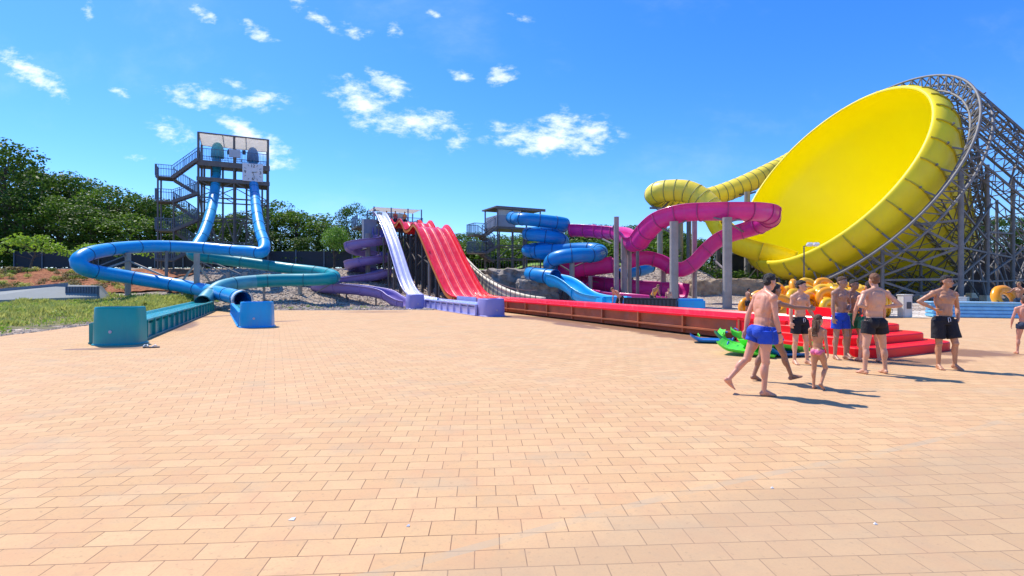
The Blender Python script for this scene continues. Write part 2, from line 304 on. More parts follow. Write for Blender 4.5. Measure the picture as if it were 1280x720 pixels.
# ------------------------------------------------------------------ object helpers
def tag(o, label=None, cat=None, group=None, kind=None):
    if label: o['label'] = label
    if cat: o['category'] = cat
    if group: o['group'] = group
    if kind: o['kind'] = kind
    return o
def thing(name, loc, label, cat, group=None, rz=0):
    o = bpy.data.objects.new(name, None); COL.objects.link(o); o.location = loc; o.rotation_euler = (0, 0, rz); o.empty_display_size = .3
    return tag(o, label, cat, group)
def copy_tree(o, parent=None):
    c = o.copy(); COL.objects.link(c); c.parent = parent
    for ch in list(o.children): copy_tree(ch, c)
    return c
def wloc(o):
    v = V((0, 0, 0))
    while o: v += o.location; o = o.parent
    return v
class MB:
    def __init__(s): s.v = []; s.f = []; s.m = []; s.sm = []; s.cuts = []
    def add(s, vs, fs, mi=0, smooth=False):
        s.cuts.append((len(s.v), len(s.f))); o = len(s.v); s.v += [tuple(v) for v in vs]; s.f += [tuple(o+i for i in f) for f in fs]; s.m += [mi]*len(fs); s.sm += [smooth]*len(fs); return s
    def box(s, c, sz, rz=0, mi=0, rot=None, bev=0):
        M = rot if rot is not None else Matrix.Rotation(rz, 3, 'Z'); c = V(c); x, y, z = [q/2 for q in sz]
        if bev:
            e = min(bev, x*.9, y*.9, z*.9); vs = []
            bm = bmesh.new(); bmesh.ops.create_cube(bm, size=2)
            for q in bm.verts: q.co = V((q.co.x*x, q.co.y*y, q.co.z*z))
            bmesh.ops.bevel(bm, geom=bm.edges[:], offset=e, segments=2, affect='EDGES')
            bm.verts.index_update()
            s.add([c+M@q.co for q in bm.verts], [[q.index for q in f.verts] for f in bm.faces], mi, False); bm.free(); return s
        vs = [c+M@V((a*x, b*y, d*z)) for a in (-1, 1) for b in (-1, 1) for d in (-1, 1)]
        return s.add(vs, [(0, 1, 3, 2), (4, 6, 7, 5), (0, 4, 5, 1), (2, 3, 7, 6), (0, 2, 6, 4), (1, 5, 7, 3)], mi)
    def bar(s, a, b, wd, hg=None, mi=0, ext=0):
        a = V(a); b = V(b); d = b-a; L = d.length
        if L < 1e-5: return s
        z = d/L; up = V((0, 0, 1)) if abs(z.z) < .98 else V((0, 1, 0)); x = z.cross(up).normalized(); y = x.cross(z)
        M = Matrix((x, y, z)).transposed(); return s.box((a+b)/2, (wd, hg or wd, L+ext), rot=M, mi=mi)
    def rod(s, a, b, r, n=8, mi=0, r2=None, cap=True):
        a = V(a); b = V(b); z = (b-a).normalized(); up = V((0, 0, 1)) if abs(z.z) < .98 else V((0, 1, 0)); x = z.cross(up).normalized(); y = x.cross(z); r2 = r if r2 is None else r2
        vs = []
        for p, q in ((a, r), (b, r2)): vs += [p+x*math.cos(2*math.pi*i/n)*q+y*math.sin(2*math.pi*i/n)*q for i in range(n)]
        s.add(vs, [(i, (i+1) % n, n+(i+1) % n, n+i) for i in range(n)], mi, True)
        if cap: s.add(vs, [tuple(range(n-1, -1, -1)), tuple(range(n, 2*n))], mi)
        return s
    def polyrod(s, pts, r, n=8, mi=0, closed=False):
        pts = [V(p) for p in pts]; fr = frames(pts, closed); vs = []
        for p, (t, x, y) in zip(pts, fr): vs += [p+(x*math.cos(2*math.pi*i/n)+y*math.sin(2*math.pi*i/n))*r for i in range(n)]
        k = len(pts); rg = range(k if closed else k-1)
        fs = [(j*n+i, j*n+(i+1) % n, ((j+1) % k)*n+(i+1) % n, ((j+1) % k)*n+i) for j in rg for i in range(n)]
        return s.add(vs, fs, mi, True)
    def sweep(s, pts, prof, mi=0, smooth=True, up=True, closed_prof=True, bank=None, caps=True, mis=None):
        pts = [V(p) for p in pts]; fr = frames(pts, upright=up); n = len(prof); vs = []
        for j, (p, (t, x, y)) in enumerate(zip(pts, fr)):
            if bank:
                q = Quaternion(t, bank(j/(len(pts)-1))); x = q@x; y = q@y
            vs += [p+x*a+y*b for a, b in prof]
        m = n if closed_prof else n-1
        for i in range(m):
            fs = [(j*n+i, j*n+(i+1) % n, (j+1)*n+(i+1) % n, (j+1)*n+i) for j in range(len(pts)-1)]
            s.add(vs, fs, mis[i] if mis else mi, smooth) if False else s._raw(vs if i == 0 else None, fs, mis[i] if mis else mi, smooth)
        if closed_prof and caps and n < 200:
            o = s._base; k = (len(pts)-1)*n
            s.f += [tuple(o+i for i in range(n)), tuple(o+k+i for i in range(n-1, -1, -1))]; s.m += [mi]*2; s.sm += [False]*2
        return s
    def _raw(s, vs, fs, mi, smooth):
        if vs is not None: s._base = len(s.v); s.v += [tuple(v) for v in vs]
        o = s._base; s.f += [tuple(o+i for i in f) for f in fs]; s.m += [mi]*len(fs); s.sm += [smooth]*len(fs)
    def build_each(s, name, mats, parent=None, per=1):
        """every bar added becomes an object of its own (per = adds that belong together)"""
        cuts = s.cuts[::per]+[(len(s.v), len(s.f))]
        for (v0, f0), (v1, f1) in zip(cuts, cuts[1:]):
            q = MB(); q.v = s.v[v0:v1]; q.f = [tuple(i-v0 for i in f) for f in s.f[f0:f1]]; q.m = s.m[f0:f1]; q.sm = s.sm[f0:f1]; q.build(name, mats, parent)
    def build(s, name, mats, parent=None, label=None):
        me = bpy.data.meshes.new(name); off = wloc(parent) if parent else V((0, 0, 0))
        if s.v:
            a = np.array(s.v, dtype=float)-np.array(off)
            me.from_pydata(a.tolist(), [], s.f)
        mats = mats if isinstance(mats, (list, tuple)) else [mats]
        for q in mats: me.materials.append(q)
        me.polygons.foreach_set('material_index', s.m); me.polygons.foreach_set('use_smooth', s.sm); me.update()
        o = bpy.data.objects.new(name, me); COL.objects.link(o); o.parent = parent
        if label: o['label'] = label
        return o
def frames(pts, closed=False, upright=False):
    k = len(pts); T = []
    for i in range(k):
        a = pts[(i-1) % k] if (closed or i > 0) else pts[i]; b = pts[(i+1) % k] if (closed or i < k-1) else pts[i]
        T.append((b-a).normalized())
    out = []
    if upright:
        for t in T:
            h = V((t.x, t.y, 0))
            if h.length < .02: x = out[-1][1] if out else V((1, 0, 0))
            else: x = V((h.y, -h.x, 0)).normalized()
            out.append((t, x, x.cross(t)))
        return out
    t = T[0]; up = V((0, 0, 1)) if abs(t.z) < .95 else V((0, 1, 0)); x = t.cross(up).normalized(); y = x.cross(t); out.append((t, x, y))
    for i in range(1, k):
        q = T[i-1].rotation_difference(T[i]); x = (q@x).normalized(); y = x.cross(T[i]).normalized(); x = T[i].cross(y).normalized(); out.append((T[i], x, y))
    return out
def spline(pts, step=.25):
    pts = [V(p) for p in pts]; q = [2*pts[0]-pts[1]]+pts+[2*pts[-1]-pts[-2]]; dense = []
    for i in range(1, len(q)-2):
        p0, p1, p2, p3 = q[i-1:i+3]
        for k in range(24):
            t = k/24; dense.append(.5*((2*p1)+(p2-p0)*t+(2*p0-5*p1+4*p2-p3)*t*t+(3*p1-p0-3*p2+p3)*t**3))
    dense.append(pts[-1]); out = [dense[0]]; acc = 0
    for a, b in zip(dense, dense[1:]):
        L = (b-a).length
        while acc+L >= step:
            a = a+(b-a)*((step-acc)/L); L = (b-a).length; acc = 0; out.append(a)
        acc += L
    if (out[-1]-dense[-1]).length > step*.3: out.append(dense[-1])
    return out
def make_tube(path, r, mats, parent, name='tube', flange=2.4, n=24, step=.22, split=None, fw=.05, fr=1.07):
    """closed flume tube with bolted joint rings; split = list of (t, mat index)"""
    pts = spline(path, step); s = MB(); fr_ = frames(pts); vs = []; K = len(pts)
    for ri, rr in ((0, r), (1, r*.95)):
        vs = []
        for p, (t, x, y) in zip(pts, fr_): vs += [p+(x*math.cos(2*math.pi*i/n)+y*math.sin(2*math.pi*i/n))*rr for i in range(n)]
        for j in range(K-1):
            mi = 0
            if split:
                for (t0, k) in split:
                    if j/(K-1) >= t0: mi = k
            s._raw(vs if j == 0 else None, [(j*n+i, j*n+(i+1) % n, (j+1)*n+(i+1) % n, (j+1)*n+i) for i in range(n)], mi, True)
    last = len(mats)-1; nx = 0; d = 0
    def ring(p, t, x, y, wd):
        w2 = [];
        for (o, q) in ((-wd, r*.94), (-wd, r*fr), (wd, r*fr), (wd, r*.94)): w2 += [p+t*o+(x*math.cos(2*math.pi*i/n)+y*math.sin(2*math.pi*i/n))*q for i in range(n)]
        s.add(w2, [(k*n+i, k*n+(i+1) % n, ((k+1) % 4)*n+(i+1) % n, ((k+1) % 4)*n+i) for k in range(4) for i in range(n)], last, True)
    for j, p in enumerate(pts):
        if j: d += (p-pts[j-1]).length
        if d >= nx: ring(p, *fr_[j], fw/2); nx += flange
    ring(pts[-1], *fr_[-1], fw)
    return s.build(name, mats, parent)
def u_prof(r, wall=.25, th=.05, lip=.09, n=14, flat=1.0):
    """open flume cross-section (closed loop): outer then inner"""
    o = [(-r-lip, wall), (-r-lip, wall-.05), (-r-th, wall-.05)] if lip else [(-r-th, wall)]
    out = [(-(r+th)*math.cos(math.pi*i/n), -(r+th)*math.sin(math.pi*i/n)*flat) for i in range(n+1)]
    o2 = [(r+th, wall-.05), (r+lip, wall-.05), (r+lip, wall)] if lip else [(r+th, wall)]
    inn = [(r*math.cos(math.pi*i/n), -r*math.sin(math.pi*i/n)*flat) for i in range(n+1)]
    return o+out+o2+[(r, wall)]+inn+[(-r, wall)]
def make_flume(path, r, mats, parent, name='flume', wall=.25, flange=2.6, step=.22, flat=1.0, n=14, bank=None, lip=.09, inner=None):
    """open flume. mats: [outer, (inner), seam]"""
    pts = spline(path, step); s = MB(); pr = u_prof(r, wall, .05, lip, n, flat); m = len(pr)
    no = 3+n+1+3 if lip else n+3
    mis = [0 if i < no-1 else (1 if inner else 0) for i in range(m)]
    s.sweep(pts, pr, mis=mis, bank=bank)
    fr_ = frames(pts, upright=True); nx = 0; d = 0; last = len(mats)-1
    for j, p in enumerate(pts):
        if j: d += (p-pts[j-1]).length
        if d >= nx:
            t, x, y = fr_[j]
            if bank:
                q = Quaternion(t, bank(j/(len(pts)-1))); x = q@x; y = q@y
            nn = n+3; arc = [(-(r+.05), wall-.06)]+[(-(r+.05)*math.cos(math.pi*i/n), -(r+.05)*math.sin(math.pi*i/n)*flat) for i in range(n+1)]+[((r+.05), wall-.06)]
            arc2 = [(a*1.09, b*1.09 if b < 0 else b) for a, b in arc]; vs = []
            for o in (-.03, .03):
                for L in (arc, arc2): vs += [p+t*o+x*a+y*b for a, b in L]
            fs = []
            for i in range(nn-1): fs += [(nn+i, nn+i+1, 3*nn+i+1, 3*nn+i), (i, i+1, nn+i+1, nn+i), (2*nn+i, 3*nn+i, 3*nn+i+1, 2*nn+i+1)]
            s.add(vs, fs, last); nx += flange
    return s.build(name, mats, parent)
def column(parent, px, ytop, Y, r, m=CONC, n=12, zb=None, name='support_column', arms=None, sq=False):
    t = P(px, ytop, Y); zb = terrain(t.x, t.y) if zb is None else zb
    s = MB()
    if sq: s.box(((t.x), t.y, (t.z+zb)/2-.1), (2*r, 2*r, t.z-zb+.2))
    else: s.rod((t.x, t.y, zb-.2), t, r, n)
    s.box((t.x, t.y, zb+.03), (r*3.2, r*3.2, .06))
    for q in arms or []: s.bar(t-V((0, 0, .5)), P(*q), .09)
    return s.build(name, m, parent)
def lattice(s, a, b, c, d, n, wd, mi=0):
    """zigzag between chords a-b and c-d"""
    a, b, c, d = V(a), V(b), V(c), V(d)
    for i in range(n):
        p = a.lerp(b, i/n); q = c.lerp(d, (i+.5)/n); e = a.lerp(b, (i+1)/n); s.bar(p, q, wd, mi=mi); s.bar(q, e, wd, mi=mi)
def railing(s, a, b, h=1.1, sp=.14, r=.012, mi=0, mids=True):
    a, b = V(a), V(b); up = V((0, 0, h)); s.bar(a+up, b+up, .05, mi=mi); s.bar(a+V((0, 0, .12)), b+V((0, 0, .12)), .035, mi=mi)
    n = max(1, int((b-a).length/sp))
    for i in range(n+1):
        p = a.lerp(b, i/n); s.bar(p+V((0, 0, .12)), p+up, .045 if i % 9 == 0 else r*2, mi=mi)

# ------------------------------------------------------------------ ground
def grid_mesh(xs, ys, fn, name, m, keep=None, kind='structure', dz=0):
    s = MB(); idx = {}; vs = []
    for j, y in enumerate(ys):
        for i, x in enumerate(xs): vs.append((x, y, fn(x, y)+dz))
    nx = len(xs); fs = []
    for j in range(len(ys)-1):
        for i in range(nx-1):
            cx = (xs[i]+xs[i+1])/2; cy = (ys[j]+ys[j+1])/2
            if keep and not keep(cx, cy): continue
            fs.append((j*nx+i, j*nx+i+1, (j+1)*nx+i+1, (j+1)*nx+i))
    s.add(vs, fs, 0, True); o = s.build(name, m); tag(o, kind=kind); return o
def axis(*seg):
    out = []
    for a, b, st in seg:
        x = a
        while x < b-1e-6: out.append(x); x += st
    out.append(seg[-1][1]); return out
def gfn(x, y):
    h = terrain(x, y)
    if y > 29 or x < edge_x(y):
        k = min(1, max(0, max(y-29.5, edge_x(y)-x)/2)); h += k*.12*mnoise.noise(V((x*.6, y*.6, 0)))+k*.05*mnoise.noise(V((x*2.1, y*2.1, 3)))
    else: h -= .03
    return h
grid_mesh(axis((-900, -100, 100), (-100, -44, 4), (-44, 50, .6), (50, 110, 4), (110, 900, 100)), axis((-300, -20, 40), (-20, 10, 3), (10, 62, .5), (62, 110, 4), (110, 900, 80)), gfn, 'gravel_ground', GRAV)
ps = MB()
edge = [(edge_x(y)+.06*math.sin(y*3.1), y) for y in axis((-40, 5, 5), (5, 29.3, .5))]
poly = [(x, y, 0) for x, y in edge]+[(-14, 29.25, 0), (-7.3, 29.35, 0), (-5.6, 31.4, 0), (-3.4, 31.0, 0), (-1, 30.0, 0), (3, 25.2, 0), (9, 23.6, 0), (60, 23.4, 0), (60, -40, 0)]
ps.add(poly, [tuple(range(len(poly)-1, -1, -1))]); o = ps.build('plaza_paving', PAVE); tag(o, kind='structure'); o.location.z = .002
gs = MB(); gs.add([(3, 25.3, 0), (9, 23.7, 0), (62, 23.5, 0), (62, 41, 0), (4.5, 41, 0)], [(0, 1, 2, 3, 4)]); o = gs.build('pale_gravel_strip', PALEG); tag(o, kind='structure'); o.location.z = -.012
# red soil bed on the left bank
grid_mesh(axis((-48, -20, .5)), axis((33.5, 45.5, .4)), lambda x, y: gfn(x, y)+.10+.08*mnoise.noise(V((x*1.7, y*1.7, 9))), 'soil_bed', SOIL,
          keep=lambda x, y: x < -.62*y+1.2*math.sin(y*.9)-.8 and y > 34.5+.6*math.sin(x*.7))
lawn = mat('lawn_green', (.16, .28, .04), rough=.9, var=.35, scale=1.2, bump=.4)
grid_mesh(axis((-5, 18, .8)), axis((55.5, 64, .8)), lambda x, y: terrain(x, y)+.16, 'lawn', lawn)

# stones scattered over the gravel slopes (uncountable)
def scatter_stones():
    rng = random.Random(3); s = MB(); base = [V(q).normalized() for q in ((1, 0, 0), (-1, 0, 0), (0, 1, 0), (0, -1, 0), (0, 0, 1), (0, 0, -1))]
    fc = [(0, 2, 4), (2, 1, 4), (1, 3, 4), (3, 0, 4), (2, 0, 5), (1, 2, 5), (3, 1, 5), (0, 3, 5)]
    def put(x, y, r):
        z = gfn(x, y); a = rng.random()*6; ca, sa = math.cos(a), math.sin(a); k = [r*rng.uniform(.6, 1.25) for _ in range(6)]; vs = []
        for b, q in zip(base, k): vs.append((x+(b.x*ca-b.y*sa)*q, y+(b.x*sa+b.y*ca)*q, z+b.z*q*.7+r*.15))
        s.add(vs, fc, 0, False)
    for _ in range(9000):
        y = 29.6+(rng.random()**1.3)*16; x = rng.uniform(-.62, -.02)*y
        put(x, y, rng.uniform(.03, .11)*(1+.4*(rng.random() > .95)))
    for _ in range(2600):
        y = rng.uniform(46, 57); x = rng.uniform(.0, .42)*y; put(x, y, rng.uniform(.06, .16))
    for _ in range(900):
        y = rng.uniform(12, 29); put(edge_x(y)-abs(rng.gauss(0, .5))+.15, y, rng.uniform(.02, .055))
    for _ in range(900):
        y = rng.uniform(24, 34); x = rng.uniform(.4, 1.0)*y; put(x, y, rng.uniform(.02, .06))
    o = s.build('loose_stones', STONE); tag(o, kind='stuff')
scatter_stones()
# rock face to the right of the red slide
def rock(name, pts, seed, m, label, amp=.5):
    bm = bmesh.new(); bmesh.ops.create_cube(bm, size=2); bmesh.ops.subdivide_edges(bm, edges=bm.edges[:], cuts=11, use_grid_fill=True)
    c, sz, rz = pts
    for v in bm.verts:
        q = v.co.normalized().lerp(v.co, .72); n = mnoise.fractal(q*2.2+V((seed, 0, 0)), 1, 2, 5)*amp; q = q*(1+n*.35)
        v.co = V((q.x*sz[0], q.y*sz[1], q.z*sz[2]))
    me = bpy.data.meshes.new(name); bm.to_mesh(me); bm.free(); me.materials.append(m)
    o = bpy.data.objects.new(name, me); COL.objects.link(o); o.location = c; o.rotation_euler = (0, 0, rz); tag(o, label, 'rock'); return o
rock('boulder', ((-.6, 43.5, 1.2), (2.2, 3.2, 1.5), .3), 1, ROCK, 'large grey brown rock mass between the red slide and the small blue tube opening')
rock('boulder', ((1.9, 40.3, .7), (1.7, 1.3, 1.15), .1), 5, ROCK, 'dark rough rock face directly under the opening of the small blue tube')
rock('boulder', ((20.6, 47.0, .6), (2.6, 1.0, 1.3), -.05), 9, ROCKB, 'brown boulder right of the thick grey pink slide column')
rock('boulder', ((17.2, 46.6, .5), (1.5, 1.0, 1.3), .1), 13, ROCKB, 'brown boulder seen left of the thick grey pink slide column')

# ================================================================== slides
dv = V((.4503, -.8929, 0)); nv = V((.8929, .4503, 0)); UP = V((0, 0, 1))
def end_tub(parent, c, w, dp, h, m, n=22, label=None, dr=dv):
    """rounded, tapered end cap with a slightly dished top; c = middle of front foot"""
    c = V(c); c.z = 0; nr = V((-dr.y, dr.x, 0)); s = MB(); out = []
    for i in range(n+1):
        a = math.pi*i/n; out.append((-math.copysign(abs(math.cos(a))**.62, math.cos(a))*w/2, (abs(math.sin(a))**.8)*dp*.55-dp*.55))
    out = [(-w/2, -dp)]+out+[(w/2, -dp)]
    rings = [(1.07, 0), (1.07, .025), (1.0, .05), (.985, h*.5), (.95, h-.05), (.93, h-.012), (.905, h), (.84, h), (.80, h-.045), (.4, h-.03), (.02, h-.025)]
    vs = []
    for k, z in rings:
        for x, y in out: vs.append(c+nr*(x*k)+dr*((y+dp/2)*k-dp/2)+UP*z)
    m_ = len(out); fs = [(j*m_+i, j*m_+(i+1) % m_, (j+1)*m_+(i+1) % m_, (j+1)*m_+i) for j in range(len(rings)-1) for i in range(m_)]
    s.add(vs, fs, 0, False)
    for k in range(len(fs)): s.sm[k] = (k//m_) in (3, 4) and (k % m_) < n
    o = s.build('end_tub', [m, WHITE], parent, label)
    s = MB(); s.rod(c+dr*(.012)+UP*h*.36, c+dr*(-.05)+UP*h*.36, .04, 12); s.build('drain_plug', mat('plug_grey', (.45, .42, .50)), o)
    return o
def runout(parent, a, b, w, zr, m, ribm, water=None, fl=.16, ribs=1.0, name='runout_trough', lanes=1):
    """ground-level trough between a and b (plan), rim at zr, ribbed side walls"""
    a = V(a); b = V(b); a.z = b.z = 0; d = (b-a).normalized(); nn = V((d.y, -d.x, 0)); L = (b-a).length; s = MB()
    prof = [(-w/2-.10, zr), (-w/2-.10, zr-.05), (-w/2-.03, zr-.05), (-w/2+.03, fl-.02), (w/2-.03, fl-.02), (w/2+.03, zr-.05), (w/2+.10, zr-.05), (w/2+.10, zr), (w/2-.02, zr), (w/2-.09, fl+.06), (w/2-.2, fl+.01), (-w/2+.2, fl+.01), (-w/2+.09, fl+.06), (-w/2+.02, zr)]
    pts = [a+d*(L*i/30) for i in range(31)]; s.sweep(pts, prof, smooth=False)
    for sd in (-1, 1):
        s.box((a+b)/2+nn*sd*(w/2+.045)+UP*(fl*.55), (.012, L, fl*.9), rot=Matrix((nn, d, UP)).transposed(), mi=1)
        s.box((a+b)/2+nn*sd*(w/2+.09)+UP*.03, (.12, L, .04), rot=Matrix((nn, d, UP)).transposed(), mi=0)
        k = int(L/ribs)
        for i in range(k+1):
            p = a+d*(L*i/max(1, k))+nn*sd*(w/2+.075); s.box(p+UP*(zr/2), (.10, .05, zr-.03), rot=Matrix((nn, d, UP)).transposed(), mi=0)
    o = s.build(name, [m, ribm], parent)
    if water:
        q = MB(); q.box((a+b)/2+UP*(fl+.045), (w-.2, L-.1, .03), rot=Matrix((nn, d, UP)).transposed()); q.build('water', water, parent)
    return o

# ---- blue looping tube slide
t = thing('tube_slide', (-18.2, 33, terrain(-18, 33)), 'bright blue closed tube slide looping widely to the left of the clock tower', 'water slide')
mk = [BLUE, LBLUE, STEEL, SEAM]
make_tube(PP([(316, 196, 51.4), (316.3, 215, 51.0), (316.8, 227, 50.4), (318.5, 242, 48.4), (321, 265, 43.6), (325, 288, 40.4), (330.5, 306, 37.6), (327, 315.5, 36.4), (314, 314.5, 36.5), (290, 313, 37), (249, 309.5, 36.8), (210, 308, 35.8), (175, 308.5, 34.2), (140, 311.5, 32.2), (112, 317, 30.2), (98, 325, 29.3), (102, 333.5, 29.3), (120, 340, 30.2), (164, 347, 31.5), (215, 355.5, 32), (243, 360.5, 31.5), (270, 366, 29.8), (290, 370, 28.2), (303, 374.5, 26.6)]), .41, [BLUE, BLUE, SEAMB], t, flange=2.1, fw=.035, fr=1.05)
s = MB(); s.rod(P(302, 374.2, 26.75), P(303.5, 374.8, 26.5), .50, 24, cap=False); s.rod(P(303.5, 374.8, 26.5), P(302, 374.2, 26.75), .42, 24, cap=False); s.build('outlet_collar', WHITE, t)
A = P(303, 374.5, 26.4); B = V((-9.45, 18.8, 0)); runout(t, A, B, .85, .55, LBLUE, BLUE2, AQUA, fl=.42)
end_tub(t, (-9.2, 18.25, 0), 1.10, .72, .92, BLUE, dr=V((.25, -.97, 0)).normalized())
column(t, 160, 316, 33, .17, arms=[(125, 338, 30.2), (205, 345, 31.5), (150, 312, 33)])
column(t, 246, 317, 31.2, .16, arms=[(225, 355, 32), (262, 352, 33)])
column(t, 208, 314, 35.4, .10, STEEL)
s = MB(); s.bar(P(104, 337, 29.5), P(160, 339, 33), .06); s.bar(P(112, 337, 30), P(160, 318, 33), .06); s.build_each('brace', STEEL, t)

# ---- teal looping tube slide
t = thing('tube_slide', (-16, 36, terrain(-16, 36)), 'teal closed tube slide crossing to the right under the bright blue loop', 'water slide')
make_tube(PP([(271, 192, 50.4), (270.5, 212, 50.0), (269.5, 226, 49.3), (267.5, 245, 47.2), (262, 270, 43.2), (254.5, 292, 41), (246, 307, 39.4), (240.5, 315, 38.4), (244, 320.5, 38.0), (262, 322.5, 38.4), (305, 328, 39), (361, 335.5, 39), (395, 339.5, 38), (413, 343, 36.6), (418, 346.6, 35.2), (408, 348.6, 34.2), (390, 349.6, 33.8), (361, 350, 33.4), (325, 351.5, 32.6), (295, 354.5, 31.6), (276, 359, 30.6), (264, 367, 29.6), (253.5, 378.5, 28.2)]), .41, [TEALW, TEALB, TEALW, TEAL, SEAMT], t, flange=2.1, fw=.035, fr=1.05, split=[(0, 1), (.34, 1), (.42, 3), (.88, 2)])
A = P(253, 379, 28.0); B = V((-10.62, 13.7, 0)); A.z = 0; runout(t, A, B, .86, .56, TEAL, TEAL, AQUA, fl=.42, ribs=.9)
end_tub(t, (-10.32, 13.15, 0), 1.10, .62, .99, TEAL, dr=V((.12, -.99, 0)).normalized())
for px, yt, Y, r in ((375, 347, 35.2, .15), (306, 340, 36.5, .16), (285, 340, 37.5, .12), (330, 352, 33.0, .08)): column(t, px, yt, Y, r)
s = MB(); s.bar(P(419, 352, 35), P(377, 376, 35.1), .06); s.bar(P(376, 356, 35.2), P(400, 350, 34.4), .06)
s.bar(P(240, 321, 38), P(285, 345, 37.5), .08); s.bar(P(262, 326, 38.4), P(306, 345, 36.5), .07); s.build_each('brace', STEEL, t)

# ---- clock tower
TA = V((-29.4, 48, 0)); TW = 5.9; TD = 3.4; TB = -dv      # depth direction away from camera
def tw(a, b, z): return TA+nv*a+TB*b+UP*z
g0 = terrain(-28, 49)
t = thing('slide_tower', tw(TW/2, TD/2, g0), 'tall dark steel launch tower with canvas roof and a square clock on its front', 'tower')
for a in (0, TW*.5, TW):
    for b in (0, TD):
        s = MB(); s.bar(tw(a, b, g0-.3), tw(a, b, 15.7-(.4 if b else 0)), .15, .15); s.build('post', STEELD, t)
for a, b in ((1.0, .9), (1.9, 2.2), (4.0, .9), (5.0, 2.2), (.35, TD*.5), (TW-.5, TD*.5)):
    s = MB(); s.bar(tw(a, b, g0-.3), tw(a, b, 13), .13); s.build('post', STEELD, t)
s = MB(); s.box(tw(TW/2, TD/2, 13.0), (TW+.3, TD+.3, .14), math.atan2(nv.y, nv.x)); s.box(tw(TW/2, -.1, 12.75), (TW+.3, .12, .36), math.atan2(nv.y, nv.x)); s.build('platform', STEELD, t)
s = MB(); s.box(tw(TW/2, TD/2, 11.3), (TW+.2, TD+.2, .12), math.atan2(nv.y, nv.x)); s.box(tw(TW/2, -.1, 11.3), (TW+.3, .1, .38), math.atan2(nv.y, nv.x)); s.build('lower_platform', STEELD, t)
s = MB()
for z in (9.6, 7.7, 5.4, 4.4):
    for b in (0, TD): s.bar(tw(0, b, z), tw(TW, b, z), .12)
    for a in (0, TW/2, TW): s.bar(tw(a, 0, z), tw(a, TD, z), .1)
for b in (0, TD):
    lattice(s, tw(0, b, 5.4), tw(TW, b, 5.4), tw(0, b, 7.7), tw(TW, b, 7.7), 4, .09)
    s.bar(tw(0, b, 9.6), tw(TW/2, b, 11.2), .08); s.bar(tw(TW, b, 9.6), tw(TW/2, b, 11.2), .08); s.bar(tw(TW/2, b, 9.6), tw(0, b, 11.2), .07); s.bar(tw(TW/2, b, 7.7), tw(TW, b, 9.6), .07)
for a in (0, TW):
    s.bar(tw(a, 0, 4.4), tw(a, TD, 7.7), .08); s.bar(tw(a, TD, 7.7), tw(a, 0, 11.2), .08); s.bar(tw(a, 0, 7.7), tw(a, TD, 4.4), .08)
s.build('frame_bracing', STEELD, t)
s = MB()
for p, q in ((tw(0, 0, 13.1), tw(TW, 0, 13.1)), (tw(0, TD, 13.1), tw(TW, TD, 13.1)), (tw(TW, 0, 13.1), tw(TW, TD, 13.1)), (tw(0, 0, 13.1), tw(0, TD, 13.1))): railing(s, p, q, 1.1, .13)
s.build('railing', STEELB, t)
s = MB(); n_ = 9
for (b0, b1, z0, z1) in ((-.05, TD+.1, 15.64, 15.25),):
    vs = []
    for j in range(n_+1):
        for i in range(4):
            a = TW*j/n_; f = i/3; vs.append(tw(a, b0+(b1-b0)*f, z0+(z1-z0)*f-.10*math.sin(f*math.pi)-.05*abs(math.sin(j*math.pi/3))))
    fs = [(j*4+i, j*4+i+1, (j+1)*4+i+1, (j+1)*4+i) for j in range(n_) for i in range(3)]; s.add(vs, fs, 0, True)
    s.add([v-UP*.012 for v in vs], fs, 0, True)
s.build('canopy', CANV, t)
s = MB()
for b, z in ((0, 15.66), (TD, 15.3)): s.bar(tw(0, b, z), tw(TW, b, z), .11)
for a in (0, TW/3, TW*2/3, TW): s.bar(tw(a, 0, 15.66), tw(a, TD, 15.3), .07)
s.build('canopy_frame', STEEL, t)
for (px, yt, yb, Y, m, r) in ((272, 178, 197, 50.2, TEALW, .60), (316, 184, 202, 51.2, mat('faded_blue', (.14, .25, .42), rough=.5, var=.15), .55)):
    a = P(px, yb, Y); b = P(px, yt, Y); s = MB(); vs = []; n = 20; prof = [(1, 0), (.98, .35), (.9, .6), (.72, .8), (.45, .94), (.12, 1.0)]
    for k, f in prof: vs += [a+V((math.cos(2*math.pi*i/n)*r*k, math.sin(2*math.pi*i/n)*r*k, (b.z-a.z)*f)) for i in range(n)]
    s.add(vs, [(j*n+i, j*n+(i+1) % n, (j+1)*n+(i+1) % n, (j+1)*n+i) for j in range(5) for i in range(n)]+[tuple(range(5*n, 6*n))], 0, True)
    s.build('launch_capsule', m, t)
s = MB(); s.box(P(293.5, 192, 48.9), (.95, .25, .72), math.atan2(nv.y, nv.x)); s.build('control_cabinet', mat('cabinet_grey', (.42, .48, .55), rough=.5), t)
s = MB(); s.box(P(286.5, 190, 49.4), (.2, .2, .5)); s.build('speaker_box', CHAR, t)
s = MB(); s.box(P(305, 190.5, 49.4), (.25, .2, .4)); s.build('speaker_box', CHAR, t)
